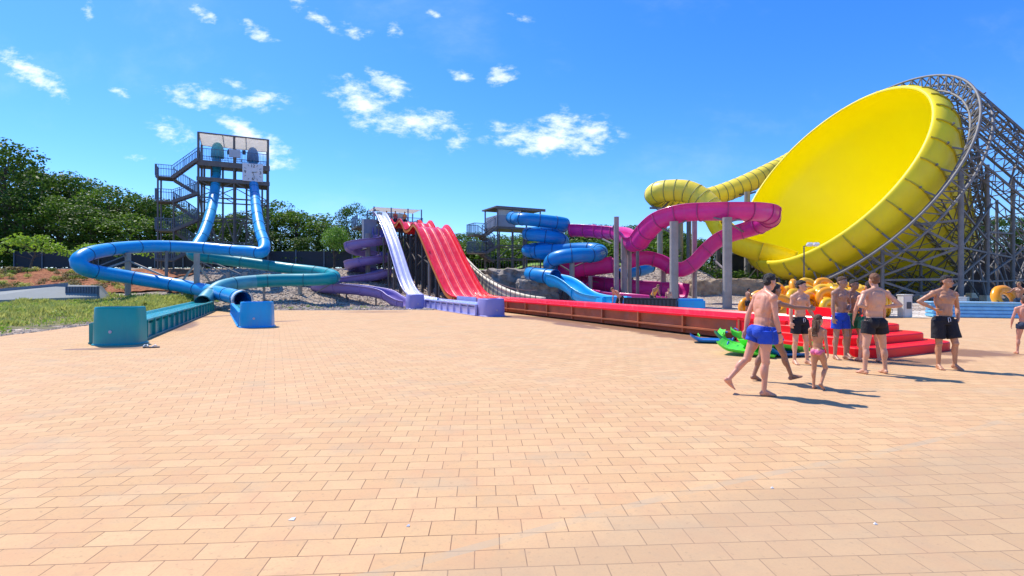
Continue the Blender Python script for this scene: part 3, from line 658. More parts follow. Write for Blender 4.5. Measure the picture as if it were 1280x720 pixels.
# zigzag stair left of the tower
def stair(parent, top, levels, T, sm, rl, wd=.9, run=2.0, dy=1.0):
    """top=(a,z); T(a,b,z) local->world; zigzag going to negative a"""
    lane = [0.0, dy]
    for k, (za, zb) in enumerate(levels):
        a0, a1 = (top, top-run) if k % 2 == 0 else (top-run, top)
        b = lane[k % 2]; s = MB(); n = max(5, int((za-zb)/.19))
        for q in (-wd/2, wd/2): s.bar(T(a0, b+q, za), T(a1, b+q, zb), .05, .26)
        for i in range(n):
            f = (i+.5)/n; c = T(a0+(a1-a0)*f, b, za+(zb-za)*f); s.bar(c-TB*wd/2, c+TB*wd/2, .28, .04) 
        fl_ = s.build('stair_flight', sm, parent)
        s = MB()
        for q in (-wd/2, wd/2): railing(s, T(a0, b+q, za), T(a1, b+q, zb), 1.05, .16)
        s.build('railing', rl, fl_)
        if k % 2 == 0:
            s = MB(); c = T(top-run-.6, dy/2, zb); s.box(c, (1.3, wd+dy, .12), math.atan2(nv.y, nv.x)); ld_ = s.build('landing', sm, parent)
            s = MB(); p1 = T(top-run, -wd/2, zb); p2 = T(top-run-1.25, -wd/2, zb); p3 = T(top-run-1.25, dy+wd/2, zb); p4 = T(top-run, dy+wd/2, zb)
            for p, q in ((p1, p2), (p2, p3), (p3, p4)): railing(s, p, q, 1.1, .12)
            s.build('railing', rl, ld_)
for a, b in ((-3.1, -.4), (-3.1, 1.4), (-1.9, -.4)):
    s = MB(); s.bar(tw(a, b, g0-.3), tw(a, b, 11.4 if a < -2 else 9.4), .11); s.build('post', STEELD, t)
stair(t, -.05, [(13.05, 11.15), (11.15, 9.9), (9.9, 8.95), (8.95, 7.4), (7.4, 6.3), (6.3, 4.8), (4.8, 3.6)], tw, STEELD, STEELB)
# the clock
ck = thing('clock', tw(4.55, -.28, 12.25), 'white square clock with black numerals and hands on the tall slide tower', 'clock')
cx, cz = nv, UP; rotc = Matrix((nv, -dv, UP)).transposed()
def cp(x, z, d=0): return tw(4.55, -.28, 12.25)+nv*x+UP*z+dv*d
s = MB(); s.box(cp(0, 0, 0), (1.80, .12, 1.72), rot=rotc, bev=.02); s.build('clock_face', WHITE, ck)
s = MB()
for i in range(12):
    if i % 3 == 0: continue
    a = i*math.pi/6; d = V((math.sin(a), math.cos(a))); f = min(1/abs(d.x), 1/abs(d.y))*.74
    p = cp(d.x*f, d.y*f, .075); q = cp(d.x*(f-.2), d.y*(f-.2), .075); s.bar(p, q, .05, .02)
s.build_each('hour_mark', BLACK, ck)
def text_mesh(txt, size, name, m, parent, M, ext=.008):
    cu = bpy.data.curves.new(name, 'FONT'); cu.body = txt; cu.size = size; cu.align_x = 'CENTER'; cu.align_y = 'CENTER'; cu.extrude = ext
    to = bpy.data.objects.new(name+'_tmp', cu); COL.objects.link(to); bpy.context.view_layer.update()
    me = bpy.data.meshes.new_from_object(to.evaluated_get(bpy.context.evaluated_depsgraph_get())); bpy.data.objects.remove(to)
    me.transform(M); me.materials.clear(); me.materials.append(m); o = bpy.data.objects.new(name, me); COL.objects.link(o); o.parent = parent; return o
for txt, x, z in (('12', 0, .62), ('3', .66, 0), ('6', 0, -.62), ('9', -.66, 0)):
    M4 = Matrix((nv, UP, dv)).transposed().to_4x4(); M4.translation = cp(x, z, .08)-ck.location; text_mesh(txt, .40, 'numeral', BLACK, ck, M4)
for L, wd, ang, dd in ((.42, .085, R(78), .09), (.66, .06, R(165), .11)):
    s = MB(); s.bar(cp(-math.sin(ang)*.1, -math.cos(ang)*.1, dd), cp(math.sin(ang)*L, math.cos(ang)*L, dd), wd, .02); s.build('clock_hand', BLACK, ck)

# ---- purple spiral flume and its runout tub
t = thing('spiral_flume', P(459, 345, 45), 'dull purple open spiral flume curling down beside the grey stair wall', 'water slide')
c0 = P(460, 300, 45.5); pts = [P(474, 283, 47.5)]
for i in range(0, 41):
    a = R(70)-i*R(22.5); z = 5.75-i*.098; pts.append(V((c0.x+1.55*math.cos(a), c0.y+1.55*math.sin(a), z)))
pts += PP([(484, 339, 43.6), (470, 343.5, 43.2), (447, 347, 42.6), (425, 350, 41.6), (405, 353, 39.6), (397, 356.5, 37.6), (404, 357.6, 36.4), (423, 358.4, 36), (446, 360, 35.6), (470, 363.2, 35), (484, 367, 34.4), (493, 373, 33.7), (503, 378, 32.9), (512, 380.2, 32.2)])
make_flume(pts, .44, [PURP, PURP, PURP], t, wall=.22, flange=2.2)
end_tub(t, P(522.5, 386.2, 30.8), 1.02, .95, .86, TUBP)
column(t, 460, 292, 45.5, .22)
for px, yt, Y in ((478, 345, 43.4), (424, 357, 36.5), (470, 367, 35.3), (440, 352, 42), (433, 362, 35.9)): column(t, px, yt, Y, .055, STEELD)
s = MB(); [s.bar(V((c0.x, c0.y, z)), V((c0.x+1.5*math.cos(a), c0.y+1.5*math.sin(a), z-.25)), .1) for z, a in ((5.6, 0), (5.0, 3), (4.0, .2), (3.2, 3.2), (4.6, 4.6), (5.3, 4.4))]; s.build_each('bracket', STEELD, t)

# ---- pale straight twin slide with runout and second tub
def lav(Y, z, off=0): return V((-.7-.504*(Y-24)+nv.x*off, Y+nv.y*off, z))
t = thing('speed_slide', lav(36, 0), 'pale lavender straight two lane speed slide dropping from the small canopy platform', 'water slide')
path = spline([lav(47.2, 7.75), lav(46.2, 7.6), lav(45, 6.95), lav(43.6, 5.95), lav(42.2, 4.85), lav(40.6, 3.35), lav(38.9, 1.75), lav(37.6, .9), lav(36.2, .48), lav(34.6, .34), lav(33, .30)], .3)
s = MB(); h = .44; th = .06
top = [(-h, .30), (-h+.04, .12), (-h+.12, 0), (-.14, -.02), (-.06, .05), (0, .10), (.06, .05), (.14, -.02), (h-.12, 0), (h-.04, .12), (h, .30)]
prof = top+[(h+.1, .30), (h+.1, .25), (h+.04, .25), (h-.05, -.07), (-h+.05, -.07), (-h-.04, .25), (-h-.1, .25), (-h-.1, .30)]
s.sweep(path, prof, mis=[0]*10+[1]*9); s.build('chute', [PALE, LAV], t)
runout(t, lav(34.0, 0), lav(24.9, 0), 1.15, .55, LAV, LAV, AQUA, fl=.40, ribs=1.0)
s = MB(); s.box(lav(29.6, .5, .95), (.06, 3.0, .55), rot=Matrix((nv, -dv, UP)).transposed()); s.build('splash_guard', LAV, t)
s = MB(); s.box(lav(26.2, .52, .8), (.06, 1.9, .5), rot=Matrix((nv, -dv, UP)).transposed()); s.build('splash_guard', LAV, t)
end_tub(t, lav(24.0, 0), 1.14, 1.1, .84, TUBP)
for Y in (45.5, 43.8, 42.2, 40.6, 39):
    z = min(p.z for p in path if abs(p.y-Y) < .45)-.25
    for of in (-.3, .3):
        b = lav(Y, 0, of); g = terrain(b.x, b.y); s = MB(); s.rod((b.x, b.y, g-.2), (b.x, b.y, z-.1), .08, 8); s.build('support_column', STEELD, t)

# ---- red multi lane slide
def red(Y0, z, off=0): return V((13.508-.504*Y0+nv.x*off, Y0+nv.y*off, z))
W = 2.8
t = thing('racer_slide', red(36, 0, W/2), 'wide bright red four lane racer slide with humps and a very long orange sided runout', 'water slide')
prs = [(50.9, 7.95), (50.0, 7.75), (48.8, 7.15), (47.3, 7.48), (46.4, 7.05), (45.5, 6.35), (44.4, 6.3), (43.3, 6.62), (42.4, 6.3), (41.4, 5.55), (40.3, 4.6), (39.2, 3.6), (38.0, 2.6), (36.9, 1.7), (36.0, 1.08), (35.1, .76), (34.0, .66), (32, .64), (28, .64), (24, .64), (20, .64), (16, .64), (13.3, .64)]
path = spline([red(a, b, W/2) for a, b in prs], .3)
top = [(-W/2, 0), (-W/2+.05, -.06), (-W/2+.10, -.22)]; LN = 4
for k in range(LN):
    x0 = -W/2+.08+k*(W-.16)/LN; x1 = x0+(W-.16)/LN; wdt = x1-x0
    for f, z in ((.07, -.29), (.2, -.325), (.5, -.34), (.8, -.325), (.93, -.29)): top.append((x0+wdt*f, z))
    if k < LN-1: top += [(x1-.022, -.235), (x1+.022, -.235)]
top += [(W/2-.10, -.22), (W/2-.05, -.06), (W/2, 0)]; nt_ = len(top)
prof = top+[(W/2+.12, 0), (W/2+.12, -.06), (W/2+.03, -.07), (W/2-.04, -.44), (-W/2+.04, -.44), (-W/2-.03, -.07), (-W/2-.12, -.06), (-W/2-.12, 0)]
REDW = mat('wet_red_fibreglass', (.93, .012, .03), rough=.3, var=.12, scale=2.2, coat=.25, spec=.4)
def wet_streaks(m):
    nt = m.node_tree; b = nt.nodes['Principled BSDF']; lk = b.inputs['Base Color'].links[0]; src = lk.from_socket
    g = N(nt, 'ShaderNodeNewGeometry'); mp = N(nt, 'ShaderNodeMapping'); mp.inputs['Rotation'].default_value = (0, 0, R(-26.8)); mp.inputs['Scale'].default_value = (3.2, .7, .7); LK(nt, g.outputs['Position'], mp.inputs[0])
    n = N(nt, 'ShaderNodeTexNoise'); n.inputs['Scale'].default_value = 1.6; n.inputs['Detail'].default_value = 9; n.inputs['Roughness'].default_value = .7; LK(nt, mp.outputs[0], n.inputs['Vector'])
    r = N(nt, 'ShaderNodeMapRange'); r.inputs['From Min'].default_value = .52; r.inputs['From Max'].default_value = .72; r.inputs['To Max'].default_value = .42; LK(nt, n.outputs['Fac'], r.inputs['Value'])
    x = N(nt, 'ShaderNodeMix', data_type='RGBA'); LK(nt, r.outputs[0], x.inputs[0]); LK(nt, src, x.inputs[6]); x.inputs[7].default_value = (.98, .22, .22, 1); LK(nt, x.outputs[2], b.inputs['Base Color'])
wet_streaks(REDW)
REDL = mat('pale_red_ridge', (.98, .26, .28), rough=.4, var=.12)  # lane divider tops in a lighter, pinker red than the bed
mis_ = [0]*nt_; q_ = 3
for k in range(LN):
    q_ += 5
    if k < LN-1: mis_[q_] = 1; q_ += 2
s = MB(); s.sweep(path, prof, mis=mis_+[2]*(len(prof)-nt_), smooth=False); s.build('slide_bed', [REDW, REDL, RED], t)
# orange edge strip along the near side of the descent
for sd in (-1, 1):
    s = MB(); p2 = [p for p in path if p.y > 34.2+(W/2)*nv.y]
    s.sweep(p2, [(sd*(W/2+.05), -.075), (sd*(W/2+.05), -.34), (sd*(W/2+.10), -.34), (sd*(W/2+.10), -.075)], smooth=False); s.build('edge_strip', ORNE, t)
for sd in (-1, 1):
    off = 0 if sd < 0 else W
    s = MB(); a = red(35.2, 0, off); b = red(13.9, 0, off); L = (b-a).length; Mx = Matrix((nv, dv, UP)).transposed(); c = (a+b)/2
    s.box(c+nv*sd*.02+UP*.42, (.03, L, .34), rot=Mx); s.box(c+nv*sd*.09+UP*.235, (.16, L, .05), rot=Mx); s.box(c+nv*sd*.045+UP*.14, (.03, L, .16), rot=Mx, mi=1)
    for i in range(12):
        p = a+dv*(L*(i+.35)/11.5)
        if (p-a).length < L: s.box(p+nv*sd*.075+UP*.34, (.13, .06, .52), rot=Mx)
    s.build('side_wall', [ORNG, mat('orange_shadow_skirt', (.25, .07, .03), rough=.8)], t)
s = MB(); c = (red(35, 0, W/2)+red(14, 0, W/2))/2; s.box(c+UP*.09, (W-.7, 23.5, .17), rot=Matrix((nv, dv, UP)).transposed()); s.build('base_plinth', STEELD, t)
q = MB(); pw = [p+UP*-.335 for p in path if p.y < 34]; q.sweep(pw, [(-W/2+.2, .02), (W/2-.2, .02), (W/2-.2, 0), (-W/2+.2, 0)], smooth=False); q.build('water', mat('red_tinted_water', (.62, .10, .10), rough=.06, var=.25, scale=8, bump=.3, bscale=10), t)
# red step end block
s = MB()
def slab(s0, s1, w0, w1, z0, z1, rc, mi=0):
    """rounded slab in (along dv, along nv) coordinates measured from red(13.3,0,0)"""
    O = red(13.3, 0, 0); pts = []; 
    for cx_, cy_, a0 in ((s1-rc, w1-rc, 0), (s0+.01, w1-.01, 90), (s0+.01, w0+.01, 180), (s1-rc, w0+rc, 270)):
        r_ = rc if a0 in (0, 270) else .01
        for i in range(9): a = R(a0+i*11.25); pts.append((cx_+r_*math.cos(a), cy_+r_*math.sin(a)))
    vs = []
    for z, ins in ((z0, 0), (z1-.03, 0), (z1-.008, .012), (z1, .035)):
        for x, y in pts:
            mx_, my_ = (s0+s1)/2, (w0+w1)/2; k = 1-ins/max(.3, (s1-s0)/2); vs.append(O+dv*(mx_+(x-mx_)*k)+nv*(my_+(y-my_)*k)+UP*z)
    n = len(pts); s.add(vs, [(j*n+i, j*n+(i+1) % n, (j+1)*n+(i+1) % n, (j+1)*n+i) for j in range(3) for i in range(n)], mi, False); s.add(vs[3*n:], [tuple(range(n))], mi)
for (s0, s1, w0, w1, z0, z1, rc) in ((-.3, 2.6, -.35, W+.40, .0, .21, .5), (-.3, 2.1, -.2, W+.25, .21, .39, .45), (-.3, 1.6, -.12, W+.14, .39, .57, .4)):
    s = MB(); slab(s0, s1, w0, w1, z0, z1, rc); s.build('step', RED, t)
s = MB(); pts = []
for i in range(25):
    f = i/24; x = -1.6+2.5*f; zt = .66+.24*math.sin(math.pi*min(1, .25+f*.75))**.8*(1 if f < .7 else 1-.5*((f-.7)/.3)**2)
    pts.append((x, zt))
O = red(13.3, 0, 0)
vs = []
for x, zt in pts:
    for wv in (W-.02, W+.12): vs += [O+dv*x+nv*wv+UP*.3, O+dv*x+nv*wv+UP*zt]
fs = []
for i in range(24):
    a = i*4; b = a+4; fs += [(a, b, b+1, a+1), (a+2, a+3, b+3, b+2), (a+1, b+1, b+3, a+3)]
fs += [(0, 1, 3, 2), (96, 98, 99, 97)]; s.add(vs, fs, 0, False); s.build('end_guard', RED, t)
s = MB(); s.box(red(13.6, .33, -.05), (.12, 1.5, .66), rot=Matrix((nv, dv, UP)).transposed(), bev=.02); s.build('end_panel', RED, t)
for Y0 in (50, 48.2, 46.5, 44.8, 43.2, 41.6, 40, 38.4):
    zt = min(p.z for p in path if abs(p.y-Y0-W/2*nv.y) < .4)-.55
    for of in (.2, .95, W/2+.3, W-.25):
        b = red(Y0, 0, of); g = terrain(b.x, b.y); s = MB(); s.rod((b.x, b.y, g-.3), (b.x, b.y, zt), .11, 8); s.build('support_column', STEELC if Y0 != 40 else CONC, t)
s = MB()
for Y0 in (50, 48.2, 46.5, 44.8, 43.2, 41.6, 40, 38.4):
    zt = min(p.z for p in path if abs(p.y-Y0-W/2*nv.y) < .45)-.8; s.bar(red(Y0, zt, .1), red(Y0, zt, W-.1), .14, .2)
for a, b, z0, z1 in ((50, 46.5, 3.3, 6.3), (46.5, 43.2, 3.2, 5.4), (43.2, 40, 3.0, 4.0)): s.bar(red(a, z0, .25), red(b, z1, .25), .07); s.bar(red(a, z1, .25), red(b, z0, .25), .07)
s.build_each('cross_beam', STEELD, t)

# ---- start platform above the red slide
g1 = 2.9
def rp(Y0, z, off): return red(Y0, z, off)
t = thing('start_platform', rp(52.6, g1, 0), 'small start platform under a thin canopy at the top of the red slide', 'platform')
pc = [rp(51, 0, -3.1), rp(51, 0, W+.6), rp(54, 0, W+.6), rp(54, 0, -3.1)]
s = MB(); c = (pc[0]+pc[2])/2; Mx = Matrix((nv, -dv, UP)).transposed(); s.box(c+UP*7.0, (6.6, 3.5, .16), rot=Mx); s.build('deck', STEELD, t)
for of in (-1.5, .2, 1.9, W+.5):
    for Y0 in (51.1, 54): s = MB(); s.bar(rp(Y0, g1-.3, of), rp(Y0, 9.05, of), .11); s.build('post', STEELB, t)
s = MB(); s.box(c+nv*.75+UP*9.0, (4.7, 3.0, .035), rot=Mx); s.build('canopy', CANV, t)
s = MB()
for a, b in ((0, 1), (1, 2), (2, 3), (3, 0)): railing(s, pc[a]+UP*7.08, pc[b]+UP*7.08, 1.05, .2)
s.build('railing', STEELB, t)
s = MB(); s.box(rp(53.9, 8.2, .9), (2.9, .05, 1.5), rot=Mx); s.build('screen_panel', mat('screen_pale', (.50, .58, .68), rough=.7, trans=.4), t)
gw = thing('stair_wall', P(461.5, 345, 47.5), 'flat grey stair tower wall panel left of the pale lavender slide top', 'wall')
s = MB(); s.box(P(461.5, 307, 47.5)-UP*.8, (1.15, .9, 6.4), math.atan2(nv.y, nv.x)); s.build('wall', mat('grey_wall', (.25, .28, .34), rough=.7, streak=.3), gw)
s = MB(); s.bar(P(462, 268, 46.9), P(470, 262, 47), .12); s.box(P(473, 278, 48.2), (1.4, 1.4, .12), math.atan2(nv.y, nv.x)); railing(s, P(466, 277, 47.6), P(474, 277, 47.3), 1.0, .2); s.build('landing', STEELD, gw)

# ---- cream ramp wall and the picket fence before it
rw = thing('ramp_wall', P(620, 372, 36), 'long cream ramp wall curving down along the right edge of the red slide', 'wall')
def off(Y0, z, o=1.2): return red(Y0, z, W+o)
cr_ = spline([off(43.6, 4.3), off(42, 3.7), off(40, 2.75), off(38, 1.95), off(36, 1.35), off(34, .95), off(32, .72), off(30, .62)], .35)
s = MB(); s.sweep(cr_, [(-.12, 0), (.12, 0), (.12, -1.15), (-.12, -1.15)], smooth=False); s.build('wall_face', CREAM, rw)
s = MB(); s.sweep(cr_, [(-.19, .05), (.19, .05), (.19, -.03), (-.19, -.03)], smooth=False); s.build('coping', CREAM, rw)
pf = thing('picket_fence', P(640, 375, 35), 'dark thin picket fence running beside the cream ramp wall', 'fence')
s = MB(); k = 0
for p in cr_[::2]:
    b = p-nv*.35; s.bar((b.x, b.y, terrain(b.x, b.y)-.1), (b.x, b.y, max(1.1, p.z+.35)), .05); 
s.build_each('picket', STEELD, pf)
s = MB()
for a, b in zip(cr_[::4], cr_[4::4]):
    s.bar((a-nv*.35).to_tuple()[:2]+(max(1.1, a.z+.35),), (b-nv*.35).to_tuple()[:2]+(max(1.1, b.z+.35),), .05)
s.build('top_rail', STEELD, pf)
pf = thing('picket_fence', P(630, 332, 52), 'dark garden fence along the lawn below the blue tower stairs', 'fence')
s = MB()
for i in range(60):
    x = -4+i*.28; s.bar((x, 53, terrain(x, 53)-.2), (x, 53, terrain(x, 53)+1.3), .045)
s.bar((-4, 53, terrain(-4, 53)+1.3), (12.5, 53, terrain(12.5, 53)+1.3), .05); s.build_each('picket', STEELD, pf)

# ---- blue spiral tube slide and its tower
t = thing('slide_tower', P(650, 335, 50), 'low grey steel tower with flat roof where the deep blue spiral tube begins', 'tower')
BT = P(622, 283, 50); BT.z = 0
def bt(a, b, z): return BT+nv*a+TB*b+UP*z
gb = 3.0
for a in (0, 1.6, 3.2, 4.8):
    for b in (0, 3): s = MB(); s.bar(bt(a, b, terrain(*bt(a, b, 0)[:2])-.3), bt(a, b, 8.85), .14); s.build('post', STEELD, t)
rzn = math.atan2(nv.y, nv.x)
s = MB(); s.box(bt(2.4, 1.5, 6.95), (5.0, 3.2, .22), rzn); s.build('platform', STEELD, t)
s = MB(); s.box(bt(2.5, 1.5, 8.95), (5.5, 3.6, .14), rzn); s.box(bt(2.5, -.25, 8.85), (5.5, .08, .2), rzn); s.build('roof', mat('roof_brown', (.16, .14, .13), rough=.7), t)
s = MB(); s.box(bt(1.3, .03, 8.45), (2.6, .04, .55), rzn); s.build('roof_fabric', CANV, t)
s = MB(); s.box(bt(.95, -.1, 7.6), (1.9, .06, 1.1), rzn); s.box(bt(-.05, 1.3, 7.6), (.06, 2.6, 1.1), rzn); s.build('railing_panel', mat('panel_grey', (.30, .33, .38), rough=.6), t)
s = MB()
for z in (5.2, 3.9): s.bar(bt(0, 0, z), bt(4.8, 0, z), .1); s.bar(bt(0, 3, z), bt(4.8, 3, z), .1)
s.bar(bt(0, 0, 3.9), bt(1.6, 0, 5.2), .07); s.bar(bt(1.6, 0, 3.9), bt(3.2, 0, 5.2), .07); s.bar(bt(3.2, 0, 5.2), bt(4.8, 0, 3.9), .07); s.build('frame_bracing', STEELD, t)
stair(t, -.1, [(7.0, 6.1), (6.1, 5.2), (5.2, 4.4), (4.4, 3.6)], bt, STEELD, STEELB, run=1.3, dy=1.0)
t = thing('spiral_tube_slide', P(686, 335, 46), 'deep blue closed spiral tube stacked in four coils, ending above the rock face', 'water slide')
ctr = V((3.05, 46.6)); pts = PP([(640, 272, 48.5), (646, 273.5, 46.6), (658, 274, 45.2)]); 
for i in range(0, 34):
    a = R(-100)+i*R(22.5); z = 7.15-i*.094
    if i < 3: continue
    pts.append(V((ctr.x+1.62*math.cos(a), ctr.y+1.62*math.sin(a), z)))
pts += PP([(668, 314.5, 45.2), (700, 313, 44.3), (725, 311.5, 43.8), (744, 312, 43), (751, 315.5, 41.4), (742, 319, 39.8), (722, 319, 39.2), (700, 321.5, 39.4), (689, 327, 40.4), (690, 334, 42.6), (700, 340, 44.6), (692, 343.5, 46), (674, 343, 45.2), (662, 342.5, 43), (664, 343, 40.6), (676, 344.6, 39), (694, 346.6, 37.8)])
make_tube(pts, .56, [BLUE2, BLUE2, SEAMB], t, flange=1.55, n=28)
make_flume(PP([(691, 347, 38.0), (703, 350, 37.0), (714, 356, 36.0), (724, 364, 35.1), (735, 370.5, 34.2), (748, 374, 33.2), (762, 375.6, 32.2), (775, 376, 31.4)]), .62, [LBLUE, LBLUE, BLUE], t, wall=.28, flange=3.4)
s = MB(); s.box(P(766, 377.5, 32.4), (2.1, 1.3, .7), .3, bev=.06); s.build('splash_tub', LBLUE, t)
for px, yt, Y in ((655, 290, 47.8), (716, 318, 46), (707, 325, 46), (737, 322, 42), (662, 350, 41.5), (683, 352, 39.6), (715, 326, 39.4)): column(t, px, yt, Y, .13 if Y > 41 else .2, STEELD if Y > 44 else CONC)
s = MB(); s.bar(P(698, 330, 41), P(716, 341, 39.4), .09); s.bar(P(745, 322, 42), P(716, 334, 39.4), .08)
for k in range(4): s.bar(P(655, 296+k*9, 47.8), V((ctr.x-1.5, ctr.y-.3, 6.2-k*.75)), .09)
s.build_each('brace', STEELD, t)

# ---- pink slides
t = thing('open_flume', P(842, 385, 33), 'magenta open flume rising over tall grey columns and looping before the yellow funnel', 'water slide')
bank0 = lambda f: 0
make_flume(PP([(716, 286.5, 46), (740, 287.5, 44.5), (760, 289, 42.6), (775, 291, 40.6), (785, 297, 39), (791, 304, 38), (798, 303, 37.2), (806, 293, 36.2), (816, 282, 35.2), (828, 273, 34.4), (845, 267, 33.7), (865, 263.8, 33), (890, 263, 32.2), (915, 262.8, 31.8), (940, 263.2, 32), (957, 265.5, 33), (963, 271, 34.6), (955, 278, 36), (938, 284.5, 37), (915, 291, 37.6), (895, 300, 38), (878, 315, 38.3), (866, 328, 38.5), (852, 335.5, 38.8), (840, 333, 39.2), (826, 325, 39.6), (810, 321, 40), (795, 323, 40.2), (780, 327, 40.3)]), .60, [PINK, PINKL, SEAMP], t, wall=.42, flange=1.45, bank=lambda f: 0.0)
for px, yt, Y, r in ((909, 272, 31, .27), (842.5, 277, 33, .27), (770.5, 271, 38, .19), (780, 297, 38.4, .24), (787, 300, 38.8, .16), (797, 314, 36.5, .11), (868, 272, 39.6, .2), (829, 328, 40.5, .22)): column(t, px, yt, Y, r, CONC if r > .12 else STEELD, n=16)
s = MB()
for a, b in (((770.5, 276, 38), (764, 288, 41.6)), ((764, 304, 38.6), (752, 298, 43)), ((842, 292, 33), (827, 285, 34.4)), ((842, 284, 33), (865, 272, 33)), ((909, 278, 31), (930, 290, 37)), ((909, 276, 31), (888, 271, 32)), ((909, 278, 31), (938, 271, 32)), ((909, 340, 31), (893, 325, 38))): s.bar(P(*a), P(*b), .09)
s.build_each('brace', STEEL, t)
s = MB(); s.rod(P(742, 283, 44.4), P(742, 281, 44.4), .35, 14, r2=.2); s.build('spray_cap', PINKL, t)
t = thing('lower_flume', P(740, 372, 40), 'magenta lower flume winding behind the columns just above the black crate barrier', 'water slide')
make_flume(PP([(768, 329, 41), (745, 332, 41.6), (722, 335, 42), (704, 339, 42.8), (697, 344, 44), (706, 348, 45.4), (722, 350, 45.2), (745, 353, 43.8), (775, 356.5, 42), (805, 359, 40.6), (835, 361, 39.4), (856, 363, 38.4)]), .72, [PINK, PINKL, SEAMP], t, wall=.5, flange=2.4)
make_flume(PP([(735, 352, 42.2), (725, 360, 41), (745, 365, 38.6), (775, 368, 36.6), (800, 370, 35.5), (830, 372.5, 34.8), (862, 374, 34.6)]), .36, [PINK, PINK, SEAMP], t, name='side_flume', wall=.1, flange=2.4)
for px, yt, Y in ((706, 352, 44), (738, 345, 40.6), (765, 360, 41.5), (812, 366, 40), (730, 355, 44)): column(t, px, yt, Y, .16)
s = MB()
for k in range(12):
    a = (735+k*4.2, 350+(k*7) % 22, 43+(k % 3)); b = (748+k*4.2, 353+(k*11) % 20, 42.5+(k % 2)); s.bar(P(*a), P(*b), .08)
s.build_each('brace', STEEL, t)
t = thing('hidden_flume', P(800, 350, 42), 'short deep blue flume section glimpsed between the magenta slides', 'water slide')
make_tube(PP([(772, 345, 43), (788, 340, 43.5), (802, 337, 44), (812, 333, 44.6)]), .55, [BLUE2, SEAM], t, flange=1.8)
column(t, 790, 344, 43.4, .13, STEELD)

# ---- the big yellow funnel
FC = V((30.36, 50, 11.86)); fa = V((.825, .151, -.545)).normalized()
fu = (UP-fa*UP.dot(fa)).normalized(); fv = fa.cross(fu).normalized()
if fv.y > 0: fv = -fv
def fp(tt, r, th): return FC+fa*tt+(fu*math.cos(th)+fv*math.sin(th))*r
def frad(tt): return lut([(0, 9.8), (1.2, 10.05), (2.6, 9.95), (5, 8.85), (14, 4.5), (14.6, 3.6)], tt)
t = thing('funnel_slide', V((34, 50, 0)), 'gigantic yellow funnel slide bowl tipped to the left inside a grey steel lattice', 'water slide')
n = 120
def surf(prof, m, name, sm=True):
    s = MB(); vs = []
    for (tt, r) in prof: vs += [fp(tt, r, 2*math.pi*i/n) for i in range(n)]
    s.add(vs, [(j*n+i, j*n+(i+1) % n, (j+1)*n+(i+1) % n, (j+1)*n+i) for j in range(len(prof)-1) for i in range(n)], 0, sm); return s
ip = [(x, frad(x)) for x in (0, .3, .6, .9, 1.2, 1.9, 2.6, 3.2, 4, 5, 7, 9, 11, 13, 14, 14.6)]
s = surf(ip+[(14.62, .5), (14.64, .01)], YEL, 'b'); s.build('bowl_inside', YEL, t)
op = [(-.02, 9.79), (-.10, 9.86), (-.10, 9.98), (.0, 10.12), (.35, 10.36), (.9, 10.52), (1.5, 10.56), (2.1, 10.46), (2.6, 10.25), (3.2, 9.95), (5, 9.1), (8, 7.6), (11, 6.1), (14, 4.65), (14.8, 3.8), (14.85, .01)]
s = surf(op, YELO, 'o'); s.build('bowl_shell', YELO, t)
s = MB()
for k in range(32):
    th = 2*math.pi*(k+.3)/32
    for (a, b), (c, d) in zip(op[3:-3], op[4:-2]): s.bar(fp(a, b+.03, th), fp(c, d+.03, th), .16, .09, ext=.02)
for tt, r in ((5, 9.12), (8, 7.62), (11, 6.12)):
    s.polyrod([fp(tt, r, 2*math.pi*i/n) for i in range(n)], .07, 6, closed=True)
s.build('shell_ribs', SEAMY, t)
# ring trusses
s = MB(); rings = ((1.6, 12.25), (3.0, 12.25), (2.3, 11.15)); pr = []
def far_low(p): return p.y > 51 and p.z < 8.5
for tt, r in rings:
    run = [fp(tt, r, 2*math.pi*i/n) for i in range(n)]; st = next(i for i in range(n) if far_low(run[i-1]) and not far_low(run[i])); run = run[st:]+run[:st]; run = [p for p in run if not far_low(p)]
    s.polyrod(run, .10, 8)
K = 72
for k in range(K):
    if far_low(fp(2.3, 12, 2*math.pi*k/K)): continue
    a0 = 2*math.pi*k/K; a1 = 2*math.pi*(k+.5)/K; a2 = 2*math.pi*(k+1)/K
    s.bar(fp(1.6, 12.25, a0), fp(2.3, 11.15, a1), .09); s.bar(fp(2.3, 11.15, a1), fp(1.6, 12.25, a2), .09)
    s.bar(fp(3.0, 12.25, a0), fp(2.3, 11.15, a1), .08); s.bar(fp(1.6, 12.25, a0), fp(3.0, 12.25, a0), .08)
s.build('ring_truss', STEEL, t)
s = MB()
for k in range(32):
    th = 2*math.pi*(k+.3)/32; s.bar(fp(1.7, 10.6, th), fp(2.3, 11.15, th), .12); s.bar(fp(1.2, 10.55, th), fp(1.1, 10.75, th), .14, .14)
    s.bar(fp(2.6, 10.3, th), fp(3.0, 12.5, th), .08)
s.build_each('shell_bracket', STEEL, t, 3)
